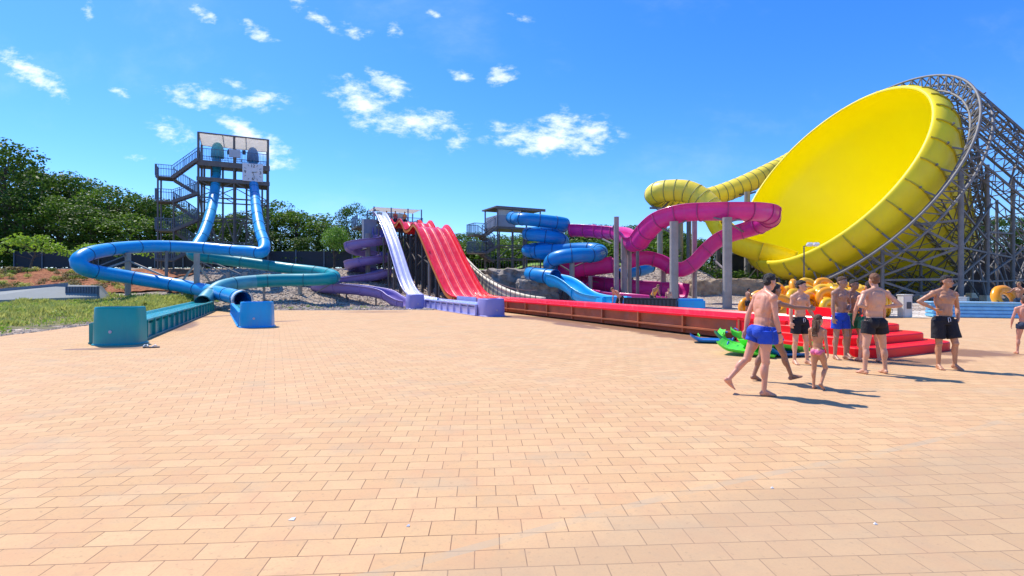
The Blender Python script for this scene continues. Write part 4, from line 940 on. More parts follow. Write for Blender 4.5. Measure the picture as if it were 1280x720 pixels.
# lattice around the cone and the long parallel back trusses
s = MB()
for k in range(32):
    th = 2*math.pi*(k+.3)/32; seq = [2.8, 4, 5.2, 6.4, 7.6, 8.8, 10, 11.2, 12.4, 13.8]
    for a, b in zip(seq, seq[1:]):
        ra = lut([(2.8, 10.3), (14, 4.9)], a); rb = lut([(2.8, 10.3), (14, 4.9)], b)
        s.bar(fp(a, ra+.9, th), fp(b, rb+.9, th), .09); s.bar(fp(a, ra, th), fp(b, rb+.9, th), .06); s.bar(fp(b, rb, th), fp(b, rb+.9, th), .06)
for a in (4.4, 7, 9.4, 11.8):
    ra = lut([(2.8, 11.2), (14, 5.8)], a); s.polyrod([fp(a, ra, 2*math.pi*i/48) for i in range(48)], .07, 6, closed=True)
    for k in range(32):
        th = 2*math.pi*(k+.3)/32; t2 = 2*math.pi*(k+1.3)/32; rb = lut([(2.8, 11.2), (14, 5.8)], a+1.8); s.bar(fp(a, ra, th), fp(a+1.8, rb, t2), .06); s.bar(fp(a, ra, t2), fp(a+1.8, rb, th), .05)
s.build('cone_lattice', STEELD, t)
th_list = [R(q) for q in range(-88, 89, 11)]
def tground(r, th):
    p = fp(0, r, th); return p.z/(-fa.z)
for th in th_list:
    s = MB(); L = tground(12.25, th)-.1
    if L < 6: continue
    s.bar(fp(3, 12.25, th), fp(L, 12.25, th), .11); L2 = tground(11.15, th)-.1; s.bar(fp(3, 11.15, th), fp(L2, 11.15, th), .09)
    k = int((L-3)/1.25)
    for i in range(k):
        a = 3+(L-3)*i/k; b = 3+(L-3)*(i+.5)/k; c = 3+(L-3)*(i+1)/k
        if b < L2: s.bar(fp(a, 12.25, th), fp(b, 11.15, th), .07); s.bar(fp(b, 11.15, th), fp(c, 12.25, th), .07)
    s.build('back_truss', STEELG, t)
s = MB()
for j, tt in enumerate((6, 9.5, 13, 16.5, 20, 23.5, 27, 30.5)):
    prev = None
    for th in th_list:
        if tground(12.25, th) > tt:
            p = fp(tt, 12.25, th)
            if prev: s.bar(prev[0], p, .10); s.bar(prev[1], p, .06) if prev[1].z > 0 else None
            prev = (p, fp(tt+3.5, 12.25, th))
        else: prev = None
s.build('purlin', STEELD, t)
def fpost(px, yt, Y, r=.17):
    a = P(px, yt, Y); s = MB(); s.rod((a.x, a.y, -.1), a, r, 10); o = s.build('post', STEEL, t); s = MB(); s.box((a.x, a.y, .25), (.7, .7, .5)); s.build('footing', CREAM, o); return a
pa = [fpost(1103, 312, 42, .14), fpost(1201, 214, 39.2, .19), fpost(1234, 206, 43, .16), fpost(1266, 222, 46, .16), fpost(1151, 318, 45, .12), fpost(1056, 345, 46, .1), fpost(1215, 280, 52, .14), fpost(1246, 250, 56, .14), fpost(1177, 330, 52, .12), fpost(1130, 345, 55, .1), fpost(1090, 345, 57, .1)]
s = MB()
def bars(l, wd=.13):
    for a, b in l: s.bar(P(*a), P(*b), wd)
bars([((1103, 350, 42), (1201, 349, 39.2)), ((1103, 345, 42), (1201, 309, 39.2)), ((1103, 316, 42), (1201, 344, 39.2)), ((1103, 352, 42), (1201, 383, 39.2)), ((1103, 380, 42), (1201, 354, 39.2)), ((1110, 314, 42), (1201, 310, 39.2)), ((1142, 280, 40.5), (1201, 310, 39.2)), ((1142, 281, 40.5), (1201, 275, 39.2)), ((1103, 350, 42), (1056, 372, 46)), ((1103, 318, 42), (1056, 352, 46))], .17)
bars([((1201, 309, 39.2), (1234, 316, 43)), ((1201, 350, 39.2), (1234, 352, 43)), ((1234, 316, 43), (1201, 345, 39.2)), ((1234, 316, 43), (1266, 322, 46)), ((1201, 310, 39.2), (1240, 255, 43)), ((1234, 290, 43), (1266, 292, 46)), ((1234, 352, 43), (1280, 350, 47)), ((1216, 310, 42), (1234, 290, 43)), ((1266, 322, 46), (1234, 290, 43)), ((1234, 380, 43), (1221, 318, 42.5)), ((1266, 378, 46), (1250, 320, 45)), ((1266, 322, 46), (1300, 290, 48)), ((1234, 345, 43), (1266, 322, 46)), ((1201, 260, 39.2), (1234, 300, 43)), ((1151, 345, 45), (1103, 380, 42)), ((1151, 345, 45), (1201, 378, 39.2)), ((1201, 235, 39.2), (1234, 215, 43)), ((1201, 215, 39.2), (1222, 192, 42))], .13)
rng = random.Random(5)
for i in range(58):
    x = rng.uniform(1110, 1290); Y = rng.uniform(46, 60); zt = rng.uniform(285, 345); s.bar(P(x, zt, Y), P(x+rng.uniform(-45, 45), min(376, zt+rng.uniform(10, 70)), Y+rng.uniform(-3, 3)), .1)
s.build_each('cross_brace', STEEL, t)
# apron and feeder tube
make_tube([P(*a) for a in ((1012, 190, 67.5), (995, 198, 67), (978, 207.5, 66), (955, 219, 65), (930, 231, 64.3), (905, 241, 64), (885, 247, 63.8), (862, 250.5, 63.2), (840, 250, 62), (824, 247, 60.6), (819, 243, 59), (826, 239.5, 57.8), (842, 238, 57), (857, 239, 56.4), (870, 244, 55.8), (882, 253, 55.2), (893, 265, 54.6), (900, 276, 54.2))], 1.2, [YELT, YELT, mat('seam_olive', (.33, .31, .08), rough=.6)], t, name='feeder_tube', flange=1.05, n=32, fw=.09, fr=1.035)
make_flume(PP([(896, 268, 54.4), (903, 281, 54), (912, 292, 53.4), (925, 301, 52.8), (945, 308, 52), (968, 314, 51.2), (992, 322, 50.6)]), 1.35, [YELO, YEL, SEAMY], t, name='entry_apron', wall=.5, flange=3, lip=.16)
for px, yt, Y, r in ((825, 260, 58, .32), (850, 255, 60, .36), (861, 260, 57, .25), (934, 240, 62, .34), (898, 262, 62, .25)): column(t, px, yt, Y, r, CONC if r > .3 else STEELD, n=14)
s = MB()
for a, b in (((825, 263, 58), (838, 250, 58)), ((825, 263, 58), (815, 257, 59)), ((934, 243, 62), (920, 243, 64)), ((934, 243, 62), (944, 240, 64)), ((861, 265, 57), (880, 265, 56)), ((812, 260, 58.3), (842, 261, 57.5))): s.bar(P(*a), P(*b), .2)
s.build_each('brace', STEELD, t)

# retaining wall behind the funnel's lattice, shade put into its near black colour
rw = thing('retaining_wall', (45, 63, 0), 'retaining wall coloured near black for the shade behind the yellow funnel lattice', 'wall')
s = MB(); s.box((52, 64, 2.4), (52, 1.2, 5.2), -.04); s.build('wall', mat('shade_dark_stone', (.05, .05, .052), rough=.95, var=.45, scale=.7, bump=.8, bscale=3), rw)
s = MB(); s.box((52, 63.9, 5.1), (52.3, 1.5, .25), -.04); s.build('coping', mat('shade_dark_coping', (.10, .10, .10), rough=.9), rw)
# ================================================================== vegetation
def np_mesh(name, vs, fs, mats, mi=None, smooth=False, parent=None):
    me = bpy.data.meshes.new(name); n = len(vs); k = len(fs)
    me.vertices.add(n); me.vertices.foreach_set('co', np.asarray(vs, dtype=np.float32).ravel())
    q = np.asarray(fs, dtype=np.int32); w_ = q.shape[1]
    me.loops.add(k*w_); me.loops.foreach_set('vertex_index', q.ravel())
    me.polygons.add(k); me.polygons.foreach_set('loop_start', np.arange(0, k*w_, w_, dtype=np.int32)); me.polygons.foreach_set('loop_total', np.full(k, w_, dtype=np.int32))
    for m in mats: me.materials.append(m)
    if mi is not None: me.polygons.foreach_set('material_index', np.asarray(mi, dtype=np.int32))
    me.update(calc_edges=True); me.validate()
    o = bpy.data.objects.new(name, me); COL.objects.link(o); o.parent = parent; return o
def leaf_cloud(rs, centers, radii, per, size, flat=.75):
    """random leaf quads scattered in clump shells"""
    out_v = []; cnt = 0
    for c, r in zip(centers, radii):
        k = int(per*(r**2)); d = rs.normal(size=(k, 3)); d /= np.linalg.norm(d, axis=1)[:, None]
        rad = r*(rs.uniform(.35, 1.05, k)**.6)[:, None]; p = np.array(c)+d*rad*np.array([1, 1, flat])
        nrm = d*.6+rs.normal(size=(k, 3))*.55+np.array([0, 0, .35]); nrm /= np.linalg.norm(nrm, axis=1)[:, None]
        a = rs.normal(size=(k, 3)); u = np.cross(nrm, a); u /= np.linalg.norm(u, axis=1)[:, None]; w_ = np.cross(nrm, u)
        sz = size*rs.uniform(.55, 1.25, k)[:, None]; sw = sz*rs.uniform(.5, .8, k)[:, None]
        out_v.append(np.stack([p-u*sz*.5, p-w_*sw*.45+nrm*sz*.06, p+u*sz*.5, p+w_*sw*.45+nrm*sz*.06], 1).reshape(-1, 3)); cnt += k
    v = np.concatenate(out_v); return v, np.arange(len(v)).reshape(-1, 4)
def make_tree(seed, h, rx, crown0, leaf, size=.34, nc=46, per=26, kind='broad', name='broadleaf_tree', trunk=.22):
    rs = np.random.default_rng(seed); rng = random.Random(seed)
    t = thing(name, (0, 0, 0), '', '')
    s = MB(); bend = V((rng.uniform(-.5, .5), rng.uniform(-.5, .5), 0)); top = V((0, 0, h*.8))+bend
    pts = [V((0, 0, -.4)), V((0, 0, .3)), V((0, 0, h*.25))+bend*.2, V((0, 0, h*.5))+bend*.6, top]; rr = [trunk*1.5, trunk*1.15, trunk*.9, trunk*.6, trunk*.15]
    for a, b, p, q in zip(pts, pts[1:], rr, rr[1:]): s.rod(a, b, p, 8, r2=q, cap=False)
    centers = []; radii = []; zc = (h+crown0)/2; hz = (h-crown0)/2
    for k in range(nc):
        if kind == 'broad':
            a = rng.uniform(0, 6.283); f = rng.uniform(-1, 1); w_ = math.sqrt(max(0, 1-abs(f)**2.4)); q = rng.uniform(.35, 1)**.7
            c = (math.cos(a)*rx*w_*q, math.sin(a)*rx*w_*q, zc+hz*f*.92); r = rng.uniform(.55, 1.15)*rx*.27+.25
        elif kind == 'round':
            d = V((rng.gauss(0, 1), rng.gauss(0, 1), rng.gauss(0, 1))).normalized()*rng.uniform(.5, .82); c = (d.x*rx, d.y*rx, zc+d.z*hz); r = rx*.30
        else:   # spreading layered
            a = rng.uniform(0, 6.283); q = rng.uniform(.1, 1)**.6; c = (math.cos(a)*rx*q, math.sin(a)*rx*q, crown0+(h-crown0)*(1-q*q*.75)*rng.uniform(.55, 1)); r = rng.uniform(.3, .6)*rx*.3+.15
        centers.append(c); radii.append(r)
    for c in centers[:int(nc*.4)]:
        c = V(c); b = V((0, 0, max(h*.18, min(h*.7, c.z-h*.22))))+bend*.4; s.rod(b, b.lerp(c, .9), trunk*.3, 5, r2=trunk*.08, cap=False)
    s.build('trunk', BARK, t)
    v, f = leaf_cloud(rs, centers, radii, per, size, .72 if kind != 'round' else .95); np_mesh('crown', v, f, [leaf], parent=t); return t
protos = {}
def plant(key, px, Y, ht, label, cat, group, base_h, yoff=None, wide=1.0, rz=None):
    src, used = protos[key]
    o = src if not used else copy_tree(src); protos[key][1] = True
    x = (px-640)/FPX*Y; k = ht/base_h; rng = random.Random(int(px*7+Y*13))
    o.location = (x, Y, terrain(x, Y)-.05); o.scale = (k*wide, k*wide, k); o.rotation_euler = (0, 0, rng.uniform(0, 6.28) if rz is None else rz)
    tag(o, label, cat, group); return o
protos['d1'] = [make_tree(11, 12, 4.2, .5, LEAFD, .36, 74, 58), False]
protos['d2'] = [make_tree(12, 12, 3.6, .3, LEAFD, .35, 70, 60), False]
protos['m1'] = [make_tree(13, 10, 3.9, .2, LEAFM, .34, 72, 60), False]
protos['m2'] = [make_tree(14, 9, 3.2, .1, LEAFM, .32, 66, 66), False]
protos['l1'] = [make_tree(15, 4.2, 2.6, 1.7, LEAFL, .30, 60, 70, 'spread', 'young_tree', .09), False]
protos['r1'] = [make_tree(16, 4.4, 1.65, 1.5, LEAFP, .16, 70, 190, 'round', 'umbrella_pine', .09), False]
protos['b1'] = [make_tree(17, 2.2, 1.6, .05, LEAFM, .22, 30, 95, 'broad', 'hedge_bush', .05), False]
# crown tops along the wood, read as (px, top y, depth, kind)
wood = [(-60, 150, 58, 'd2', 1.1), (-25, 168, 62, 'd1', 1.1), (8, 165, 56, 'd2', 1.1), (22, 196, 66, 'd1', 1.0), (52, 202, 62, 'd1', 1.1), (30, 225, 54, 'd2', 1.2), (88, 206, 60, 'd1', 1.0), (75, 240, 55, 'm1', 1.2), (118, 222, 64, 'd1', 1.1),
        (138, 226, 58, 'm1', 1.1), (112, 250, 54, 'd2', 1.2), (168, 236, 62, 'm1', 1.1), (160, 262, 55, 'm1', 1.3), (192, 238, 60, 'd1', 1.1), (212, 246, 64, 'm1', 1.1), (200, 275, 57, 'd2', 1.3), (240, 258, 62, 'd1', 1.1), (262, 262, 60, 'm1', 1.2), (290, 262, 63, 'd2', 1.2),
        (318, 258, 60, 'd1', 1.2), (345, 246, 62, 'm1', 1.1), (338, 285, 57, 'd2', 1.3), (372, 260, 60, 'm1', 1.1), (395, 262, 63, 'm2', 1.2), (385, 292, 57, 'd1', 1.3), (412, 275, 60, 'd2', 1.2), (443, 248, 62, 'd1', .8), (430, 290, 58, 'd2', 1.2), (465, 270, 63, 'd2', 1.1), (475, 292, 60, 'd1', 1.2),
        (500, 300, 64, 'm1', 1.3), (525, 300, 66, 'm2', 1.3), (550, 300, 66, 'm1', 1.3)]
kinds = {'d1': (12, 'tall dark green broadleaf tree in the dense wood behind the clock tower and purple spiral'), 'd2': (12, 'narrow dark green tree in the dense wood behind the clock tower and purple spiral'),
         'm1': (10, 'mid green broadleaf tree in the dense wood behind the clock tower and purple spiral'), 'm2': (9, 'lighter green bushy tree in the wood behind the tall clock tower')}
ORD = ['first', 'second', 'third', 'fourth', 'fifth', 'sixth', 'seventh', 'eighth', 'ninth', 'tenth', 'eleventh', 'twelfth', 'thirteenth', 'fourteenth', 'fifteenth', 'sixteenth', 'seventeenth', 'eighteenth', 'nineteenth', 'twentieth']
def zone(px): return 'at the left edge of the wood' if px < 60 else 'behind the big blue loop' if px < 150 else 'just left of the tower stairs' if px < 210 else 'behind the clock tower' if px < 335 else 'between clock tower and round pine' if px < 405 else 'behind the purple spiral' if px < 480 else 'behind the red slide columns'
kadj = {'d1': 'tall dark tree', 'd2': 'narrow dark tree', 'm1': 'mid green tree', 'm2': 'light green tree'}
zc_ = {}
wood.sort()
for px, ty, Y, k, wd in wood:
    x = (px-640)/FPX*Y; ht = HC+(352-ty)/FPX*Y-terrain(x, Y)
    ht *= .93
    q_ = (kadj[k], zone(px)); zc_[q_] = zc_.get(q_, 0)+1; lb = 'tallest dark tree at the left edge of the wood' if px == 8 else '%s %s, %s such from left' % (q_[0], q_[1], ORD[zc_[q_]-1])
    plant(k, px, Y, ht, lb, 'tree', 'trees of the wood behind the clock tower', kinds[k][0], wide=wd*(1 if ht > 7 else 1.35))
right = [(572, 292, 68, 'm1'), (592, 290, 70, 'm2'), (612, 297, 68, 'm1'), (598, 312, 62, 'm2'), (632, 294, 72, 'm2'), (655, 292, 72, 'm1'), (680, 300, 70, 'm2'), (705, 298, 70, 'm1'), (728, 282, 70, 'm1'), (748, 284, 72, 'm2'), (762, 296, 68, 'm1'), (780, 290, 72, 'm1'), (800, 290, 70, 'm2'), (822, 284, 74, 'm1'), (845, 296, 72, 'm2'), (868, 300, 72, 'm1'), (890, 302, 74, 'm2'), (912, 306, 74, 'm1'), (935, 312, 76, 'm2'), (960, 320, 78, 'm1')]
right += [(486, 290, 61, 'm1'), (508, 294, 60, 'd1'), (534, 292, 61, 'm1'), (560, 294, 62, 'd2'), (584, 300, 63, 'm1'), (606, 304, 62, 'd1'), (628, 300, 64, 'm1'), (648, 296, 66, 'd1'), (672, 292, 68, 'm1'), (696, 290, 69, 'd1'), (716, 288, 68, 'm1'), (738, 280, 69, 'd1'), (756, 282, 70, 'm1'), (776, 284, 71, 'd1'), (790, 282, 70, 'm1'), (812, 280, 72, 'm1'), (832, 286, 72, 'd1'), (856, 292, 73, 'm1')]
ORD += ['twenty-'+q for q in ORD[:9]]+['thirtieth']+['thirty-'+q for q in ORD[:9]]
right.sort()
for n_i, (px, ty, Y, k) in enumerate(right):
    x = (px-640)/FPX*Y; ht = HC+(352-ty)/FPX*Y-terrain(x, Y)
    plant(k, px, Y, ht, ORD[n_i]+' low green tree from left behind the blue and pink slides', 'tree', 'trees behind the blue and pink slides', kinds[k][0], wide=1.7)
for i, px in enumerate(range(985, 1300, 26)):
    Y = 84; x = (px-640)/FPX*Y; plant('d1' if i % 2 else 'd2', px, Y, 8.5, ORD[i]+' dark tree from the left behind the yellow funnel and its lattice', 'tree', 'trees behind the yellow funnel', 12, wide=1.3)
young = [(38, 291, 47, 'spreading pale green young tree at the left edge of the red soil bed'), (118, 302, 49, 'pale green young tree behind the left end of the blue loop'), (200, 300, 49.5, 'pale green young tree between the loop post and the clock tower'), (-40, 296, 48, 'pale green young tree cut by the left photo edge')]
for px, ty, Y, lb in young:
    x = (px-640)/FPX*Y; plant('l1', px, Y, HC+(352-ty)/FPX*Y-terrain(x, Y), lb, 'tree', None, 4.2, wide=1.15)
plant('r1', 418, 50, 4.25, 'round clipped bright green pine tree left of the purple spiral', 'tree', None, 4.4, wide=1.0)
# hedge behind the left fence
for i in range(20):
    px = -30+i*24.5; plant('b1', px, 53.5, 1.7, ORD[i]+' hedge bush from the left behind the long dark panel fence', 'bush', 'hedge bushes behind the left fence', 2.2, wide=1.5)
for i in range(17):
    px = 570+i*24; plant('b1', px, 62, 2.7, ORD[i]+' hedge bush from the left along the top of the gravel slope', 'bush', 'hedge bushes above the gravel slope', 2.2, wide=1.7)
# long dark panel fence
lf = thing('panel_fence', (-35, 51.5, 3), 'long dark grey panel fence in front of the wood on the left', 'fence')
s = MB(); s.box((-33, 51.5, 3.9), (34, .04, 1.6)); s.build('panel', mat('fence_dark', (.025, .032, .045), rough=.7), lf)
for i in range(13):
    s = MB(); s.bar((-50+i*2.83, 51.42, 2.8), (-50+i*2.83, 51.42, 4.85), .09); s.build('post', STEELB, lf)
# low tufts on the red soil
def make_tuft(seed, leaf, r=.3):
    t = thing('low_shrub', (0, 0, 0), '', ''); rs = np.random.default_rng(seed); rng = random.Random(seed)
    cs = [(rng.uniform(-.5, .5)*r, rng.uniform(-.5, .5)*r, r*rng.uniform(.3, .7)) for _ in range(7)]
    v, f = leaf_cloud(rs, cs, [r*.6]*7, 900, .085, .8); np_mesh('foliage', v, f, [leaf], parent=t)
    s = MB(); s.rod((0, 0, -.1), (0, 0, r*.6), .02, 5); s.build('stem', BARK, t); return t
tf = [make_tuft(31, DRYG), make_tuft(32, LEAFM), make_tuft(33, GRASS, .34)]; used = [0, 0, 0]; rng = random.Random(9)
for i in range(74):
    Y = 34.8+10.2*(i/74)**1.1; px = rng.uniform(-5, 165-(Y-34)*.5); x = (px-640)/FPX*Y; k = rng.choice((0, 0, 1, 2))
    o = tf[k] if not used[k] else copy_tree(tf[k]); used[k] = 1
    o.location = (x, Y, gfn(x, Y)+.12); q = rng.uniform(.8, 1.5); o.scale = (q, q, q*.9); o.rotation_euler = (0, 0, rng.uniform(0, 6))
    tag(o, ('dry brownish', 'dull green', 'bright green')[k]+' low shrub at the '+('front' if Y < 38 else 'middle' if Y < 41.5 else 'back')+' of the red soil bed, '+('far left' if px < 40 else 'left part' if px < 80 else 'right part' if px < 120 else 'far right'), 'shrub', 'low shrubs in the red soil bed')
for px, Y, q in ((10, 43, 2.6), (22, 43.5, 2.2)):
    o = copy_tree(tf[0]); x = (px-640)/FPX*Y; o.location = (x, Y, gfn(x, Y)+.1); o.scale = (q*1.1, q, q*.9); tag(o, 'larger rounded brown bush at the back left of the red soil bed' if px == 10 else 'second rounded brown bush right beside the larger one in the soil bed', 'bush')

# grass on the left bank (uncountable)
def grass():
    rs = np.random.default_rng(4); N_ = 60000; y = rs.uniform(11, 32.5, N_*3); ex = -15.4-.145*(np.maximum(y, 5)-15.5)
    d = rs.uniform(.5, 15, N_*3)**1.0; x = ex-d
    tri = np.array([mnoise.noise(V((a*.28, b*.28, 1)))+.35*mnoise.noise(V((a*1.3, b*1.3, 4))) for a, b in zip(x, y)])
    keep = (tri*1.3+rs.uniform(-.3, .3, N_*3)+np.clip((d-1.3)*.16, -.4, .22) > .06) & (x > -1.08*y-2) & (np.abs(x) < 44)
    x = x[keep][:N_]; y = y[keep][:N_]; tri = tri[keep][:N_]; d = d[keep][:N_]; n = len(x)
    z = np.array([gfn(a, b) for a, b in zip(x, y)])-.02
    h = (.07+.75*np.clip(tri+.1, 0, 1)**1.5+rs.uniform(0, .16, n))*np.clip(.35+d*.3, .4, 1); a = rs.uniform(0, 6.283, n); l = rs.uniform(.05, .6, n)*h; w_ = rs.uniform(.008, .02, n)
    dx = np.cos(a); dy = np.sin(a); b = a+rs.uniform(-1, 1, n); vs = np.stack([np.stack([x-dy*w_, y+dx*w_, z], 1), np.stack([x+dy*w_, y-dx*w_, z], 1), np.stack([x+dx*l*.4+dy*w_*.7, y+dy*l*.4-dx*w_*.7, z+h*.6], 1), np.stack([x+np.cos(b)*l, y+np.sin(b)*l, z+h], 1)], 1).reshape(-1, 3)
    o = np_mesh('grass', vs, np.arange(n*4).reshape(-1, 4), [GRASS]); tag(o, kind='stuff')
    # weeds between
    rng = random.Random(12); cs = []; rr = []
    for _ in range(420):
        yy = rng.uniform(13, 33); dd = rng.uniform(.5, 9); xx = edge_x(yy)-dd; r = rng.uniform(.08, .24); cs.append((xx, yy, gfn(xx, yy)+r*.4)); rr.append(r)
    for _ in range(60):
        yy = rng.uniform(29.6, 33); xx = rng.uniform(-15, -8); r = rng.uniform(.05, .14); cs.append((xx, yy, gfn(xx, yy)+r*.4)); rr.append(r)
    v, f = leaf_cloud(rs, cs, rr, 1100, .075, .8); o = np_mesh('weeds', v, f, [LEAFL]); tag(o, kind='stuff')
grass()
grid_mesh(axis((-46, -16, .6)), axis((11, 33, .6)), lambda x, y: gfn(x, y)+.015, 'grass_soil', mat('bank_earth', (.17, .15, .06), rough=.95, var=.45, scale=1.5, bump=.6), keep=lambda x, y: edge_x(y)-x > 1.0+.5*math.sin(y*1.3))

# ---- concrete block wall on the bank
bw = thing('concrete_wall', P(60, 385, 30), 'low grey concrete retaining wall with a small louvred dark panel beyond the grass', 'wall')
CW = mat('pale_concrete', (.27, .29, .27), rough=.85, var=.12, scale=1.4, streak=.3)
def wq(px, py, Y): return P(px, py, Y)
s = MB(); 
for i in range(14):
    x0 = -34+i; pass
a = P(-60, 388, 27); b = P(121, 388, 30.5)
top = [P(-60, 377, 27), P(85, 372, 30), P(121, 371, 30.5)]
s.add([a, P(85, 388, 30), b, top[2], top[1], top[0]], [(0, 1, 4, 5), (1, 2, 3, 4)])
bk = V((.1, 1.6, 0)); s.add([top[0], top[1], top[2], P(121, 357, 31.6), P(85, 356, 31.4), P(-60, 369, 28.6)], [(0, 1, 4, 5), (1, 2, 3, 4)])
t2 = [P(-60, 369, 28.6), P(85, 356, 31.4), P(121, 357, 31.6)]
s.add([t2[0], t2[1], t2[2], t2[2]+V((0, .4, -.02)), t2[1]+V((0, .4, -.02)), t2[0]+V((0, .4, -.02))], [(0, 1, 4, 5), (1, 2, 3, 4)]); s.add([b, b+V((.2, 1.6, 0)), t2[2]+V((0, .4, -.02)), t2[2], top[2]], [(0, 1, 2, 3, 4)])
s.build('wall', CW, bw)
s = MB(); s.bar(t2[0]-UP*.02, t2[1]-UP*.02, .34, .3); s.build('coping', mat('coping_grey', (.22, .24, .28), rough=.8), bw)
pc_ = (P(85, 364.5, 30.5)+P(121, 364.5, 30.9))/2; s = MB(); s.box(pc_, (1.72, .12, .62), .2)
for i in range(12): s.box(pc_+V((-.78+i*.142, -.09-.03*i*.0+(-.78+i*.142)*.2, 0)), (.05, .05, .6), .2)
s.build('louvre_panel', mat('louvre_grey', (.13, .16, .22), rough=.6), bw)

# ================================================================== small objects
def torus_bm(s, c, R_, r, Q, n=28, m=14, mi=0, squash=.85):
    vs = []
    for i in range(n):
        a = 2*math.pi*i/n; lump = 1+.03*math.cos(a*8)
        for j in range(m):
            b = 2*math.pi*j/m; q = V(((R_+r*math.cos(b)*lump)*math.cos(a), (R_+r*math.cos(b)*lump)*math.sin(a), r*math.sin(b)*squash*lump)); vs.append(V(c)+Q@q)
    s.add(vs, [(i*m+j, ((i+1) % n)*m+j, ((i+1) % n)*m+(j+1) % m, i*m+(j+1) % m) for i in range(n) for j in range(m)], mi, True)
ring_src = {}
def swim_ring(loc, rot, R_, r, m, label, group=None, two=False):
    key = (m.name, two)
    if key not in ring_src:
        o = thing('inflatable_ring', (0, 0, 0), '', ''); s = MB(); torus_bm(s, (0, 0, 0), .40, .19, Quaternion()); 
        if two: torus_bm(s, (.80, 0, 0), .34, .17, Quaternion())
        s.build('tube', m, o); s = MB()
        for a in (.6, 3.7): s.polyrod([V((math.cos(a+d)*.56, math.sin(a+d)*.56, .14+h)) for d, h in ((-.16, 0), (-.1, .05), (.1, .05), (.16, 0))], .016, 6)
        s.build('handle', BLACK, o); s = MB(); s.rod((.40, .02, .16), (.40, .02, .185), .03, 8); s.build('valve', BLACK, o); ring_src[key] = [o, False]
    o, us = ring_src[key]; o = copy_tree(o) if us else o; ring_src[key][1] = True
    o.location = loc; o.rotation_euler = rot; k = R_/.40; o.scale = (k, k, r/.19); tag(o, label, 'ring', group); return o
rng = random.Random(21)
G_ = 'orange rings heaped beyond the red runout'
def gp(px, z, Y): return V(((px-640)/FPX*Y, Y, z))
heap = [(936, .42, 24.6, (80, 10, 10)), (949, .40, 24.0, (70, -15, 20)), (958, .95, 25.2, (55, 30, 0)), (970, .62, 23.8, (84, 5, -12)), (983, .40, 24.6, (75, 0, 8)), (972, 1.25, 25.3, (60, 42, 20)), (988, 1.45, 25.0, (66, 50, 30)), (990, .95, 24.4, (62, 20, 0)), (1006, 1.3, 25.4, (35, 20, 0)), (1005, .75, 24.2, (74, 12, 20)),
        (1022, 1.42, 24.8, (25, -10, 0)), (1012, 1.05, 24.6, (40, -12, 0)), (1024, .98, 24.0, (82, 0, -8)), (1026, .38, 23.7, (80, 8, 14)), (1012, .36, 24.4, (75, 0, 0)), (1042, 1.22, 25.0, (30, 15, 0)), (1044, .85, 24.6, (70, 0, 0)), (1046, .38, 24.2, (78, 0, 10)), (1060, .72, 24.8, (50, -20, 0)), (1036, 1.50, 25.4, (20, 12, 0)), (1062, 1.35, 25.2, (25, -8, 0)), (1066, .38, 24.6, (70, 5, 5)), (1076, .95, 25.0, (28, -14, 0)), (1050, 1.55, 25.6, (18, -8, 0))]
rng = random.Random(8)
heap += [(px+rng.uniform(-3, 3), z, 25.9+rng.uniform(0, .5), (rng.uniform(30, 80), rng.uniform(-30, 30), rng.uniform(-20, 20))) for px, z in ((960, .45), (975, .8), (992, 1.2), (1000, .5), (1015, .7), (1030, 1.1), (1034, .6), (1048, .6), (1056, 1.1), (1018, 1.55), (1040, 1.3), (1068, .8), (1080, .45), (1004, 1.62), (982, 1.15), (946, .8))]
seen = {}
for i, (px, z, Y, rt) in enumerate(heap):
    c_ = 'amber' if i % 3 else 'deep orange'; zn = 'left end' if px < 968 else ('left half' if px < 1000 else ('middle' if px < 1035 else 'right end')); lv = 'low in' if z < .6 else ('halfway up' if z < 1.15 else 'on top of'); bk = 'at the back, ' if Y > 25.6 else ''
    lb = '%s ring %s%s the heap, %s' % (c_, bk, lv, zn); seen[lb] = seen.get(lb, 0)+1
    if seen[lb] > 1: lb += ', leaning on its twin' if seen[lb] == 2 else ', rightmost of three alike'
    swim_ring(gp(px+(px-936)*.12, max(.36, z*.86), Y), tuple(R(q) for q in rt), .38, .175, YRING if i % 3 else ORING, lb, G_)
for i in range(5):
    swim_ring(gp(1092+i*4.3, .62, 23.9+.05*i), (R(90), 0, R(62)), .44, .12, YRING, ('leftmost', 'second', 'middle', 'fourth', 'rightmost')[i]+' upright amber ring in the tight row beside the cream box', 'upright rings beside the cream box')
for px, pyt, pyb, Y, w_, lb, gr in ((1131, 369, 396, 23.6, .46, 'cream upright box standing right of the orange rings', CREAM), (1199, 372, 387, 30, .55, 'low cream block at the foot of a steel lattice post', CREAM)):
    o = thing('box', gp(px, 0, Y), lb, 'box'); h = (352-pyt)/FPX*Y+HC
    s = MB(); s.box(gp(px, h/2, Y), (w_, w_*.8, h), .15, bev=.03); s.build('body', mat('box_cream', (.66, .66, .60), rough=.6, streak=.2), o)
    s = MB(); s.box(gp(px, h+.015, Y), (w_+.05, w_*.8+.05, .05), .15, bev=.015); s.build('lid', mat('box_cream', (.66, .66, .60)), o)
    s = MB(); s.box(gp(px, h*.55, Y)+V((.05, -w_*.4-.01, 0)), (w_*.5, .02, h*.3), .15); s.build('label_plate', CHAR, o)
